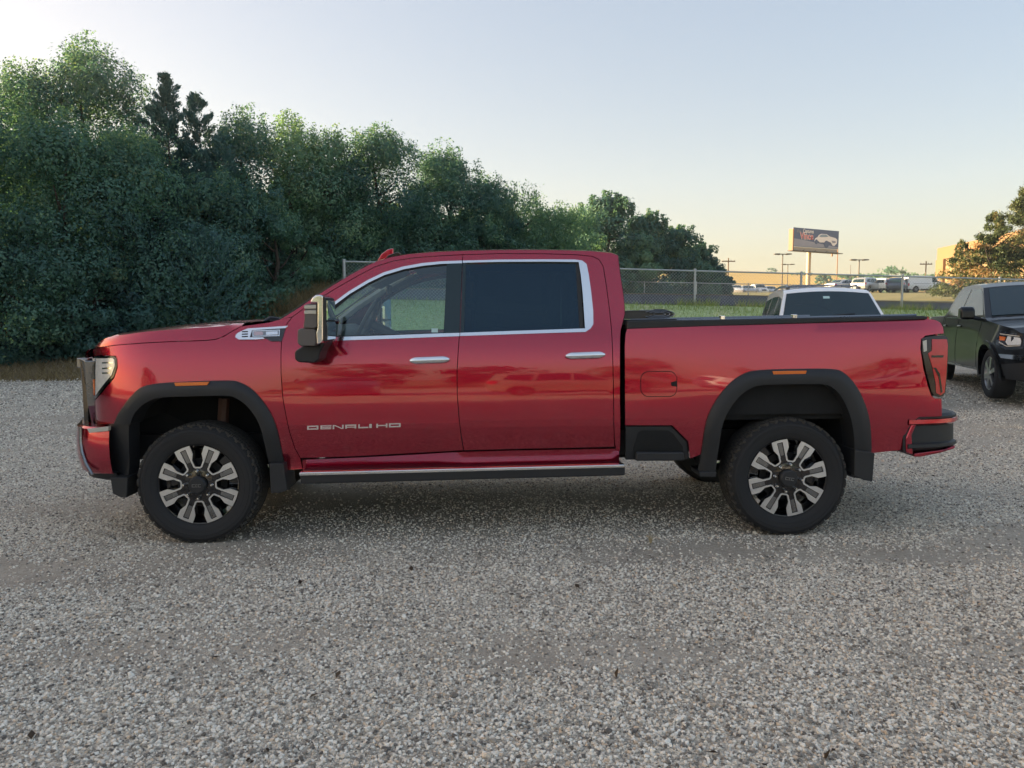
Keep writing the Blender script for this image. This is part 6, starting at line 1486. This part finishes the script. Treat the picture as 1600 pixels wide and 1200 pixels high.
# ------------------------------------------------------------------ far trees and right-hand junipers
tree(1548, 58, 338, 3.9, 'spreading juniper with layered branches, in front of the tan warehouse', 'layered', 19000, .22, 'leaf_rust', .06, group='junipers at the right')
tree(1606, 60, 272, 4.6, 'taller juniper with rusty boughs, cut off by the right edge of the photo', 'layered', 24000, .22, 'leaf_rust', .06, group='junipers at the right')
tree(1500, 62, 378, 2.6, 'smaller juniper hiding the corner of the tan warehouse', 'layered', 10000, .22, 'leaf_rust', .04, group='junipers at the right')
for i, (px, Y, ty, hw, lab) in enumerate(((1391, 240, 417, 6.5, 'large round tree on the horizon above the white crossover'), (1345, 260, 429, 6, 'low tree on the horizon right of the billboard pole'), (1317, 280, 430, 5, 'small round tree on the horizon below the billboard'), (1368, 250, 428, 6, 'low spreading tree on the horizon, left of the large round one'), (1420, 245, 428, 6, 'low tree on the horizon above the white van'), (1448, 250, 429, 6, 'low tree on the horizon beside the tan warehouse'), (1285, 300, 430, 4, 'thin tree on the horizon just right of the billboard pole'), (1252, 420, 426, 6, 'low tree on the field edge, left of the billboard pole'), (1203, 560, 419, 5, 'lone bush on the crest of the golden field'))):
    tree(px, Y, ty, hw, lab, 'broad', 2600, .55, 'leaf_mid', 0.0, group='trees on the horizon', wiggle=.7)

# ------------------------------------------------------------------ litter on the gravel
def litter():
    rng = np.random.default_rng(21); n = 150
    y = rng.uniform(2.4, 12, n); x = rng.uniform(-.75, .75, n)*y; k = ((x > -3.4) & (x < 3.3) & (y > 4.9) & (y < 7.5)); x, y = x[~k], y[~k]; n = len(x)
    C = np.stack([x, y, ground(x, y)+.016], 1); Nn = rng.normal(0, .35, (n, 3))+np.array([0, 0, 1]); Nn /= np.linalg.norm(Nn, axis=1)[:, None]
    V, F, T = leaf_quads(C, Nn, rng.uniform(.02, .06, n), rng, aspect=.5, tint=np.clip(rng.normal(.2, .3, n), 0, 1))
    m_ = leaf_mat('fallen_leaves', [(0, (.045, .035, .03)), (.6, (.10, .075, .055)), (1, (.28, .21, .13))])
    tag(np_mesh('fallen_leaves', V, F, m_, None, T), kind='stuff')
litter()
g = on_ground(1022, 5.05)
wd_ = empty('weed', tuple(g)); tag(wd_, 'tiny pale dry weed standing alone on the gravel between the wheels', 'weed')
mb = MB()
for k in range(7):
    a = k*.9; mb.tube([(0, 0, -.01), (.012*math.cos(a), .012*math.sin(a), .035), (.03*math.cos(a), .03*math.sin(a), .055+.008*(k % 3))], [.003, .0025, .001], 4)
mb.build('stem', mat('dry_stem', (.42, .34, .20), .9), wd_)
# ------------------------------------------------------------------ evening haze
hm = bpy.data.materials.new('haze'); hm.use_nodes = True; nt = hm.node_tree; nt.nodes.clear()
o_ = nt.nodes.new('ShaderNodeOutputMaterial'); pv = nt.nodes.new('ShaderNodeVolumePrincipled')
pv.inputs['Color'].default_value = (.80, .90, 1, 1); pv.inputs['Density'].default_value = .0004; pv.inputs['Anisotropy'].default_value = .35
nt.links.new(pv.outputs[0], o_.inputs['Volume'])
tag(MB().box(-1250, 1450, -1250, 2550, -1.6, 70).build('haze', hm), kind='stuff')
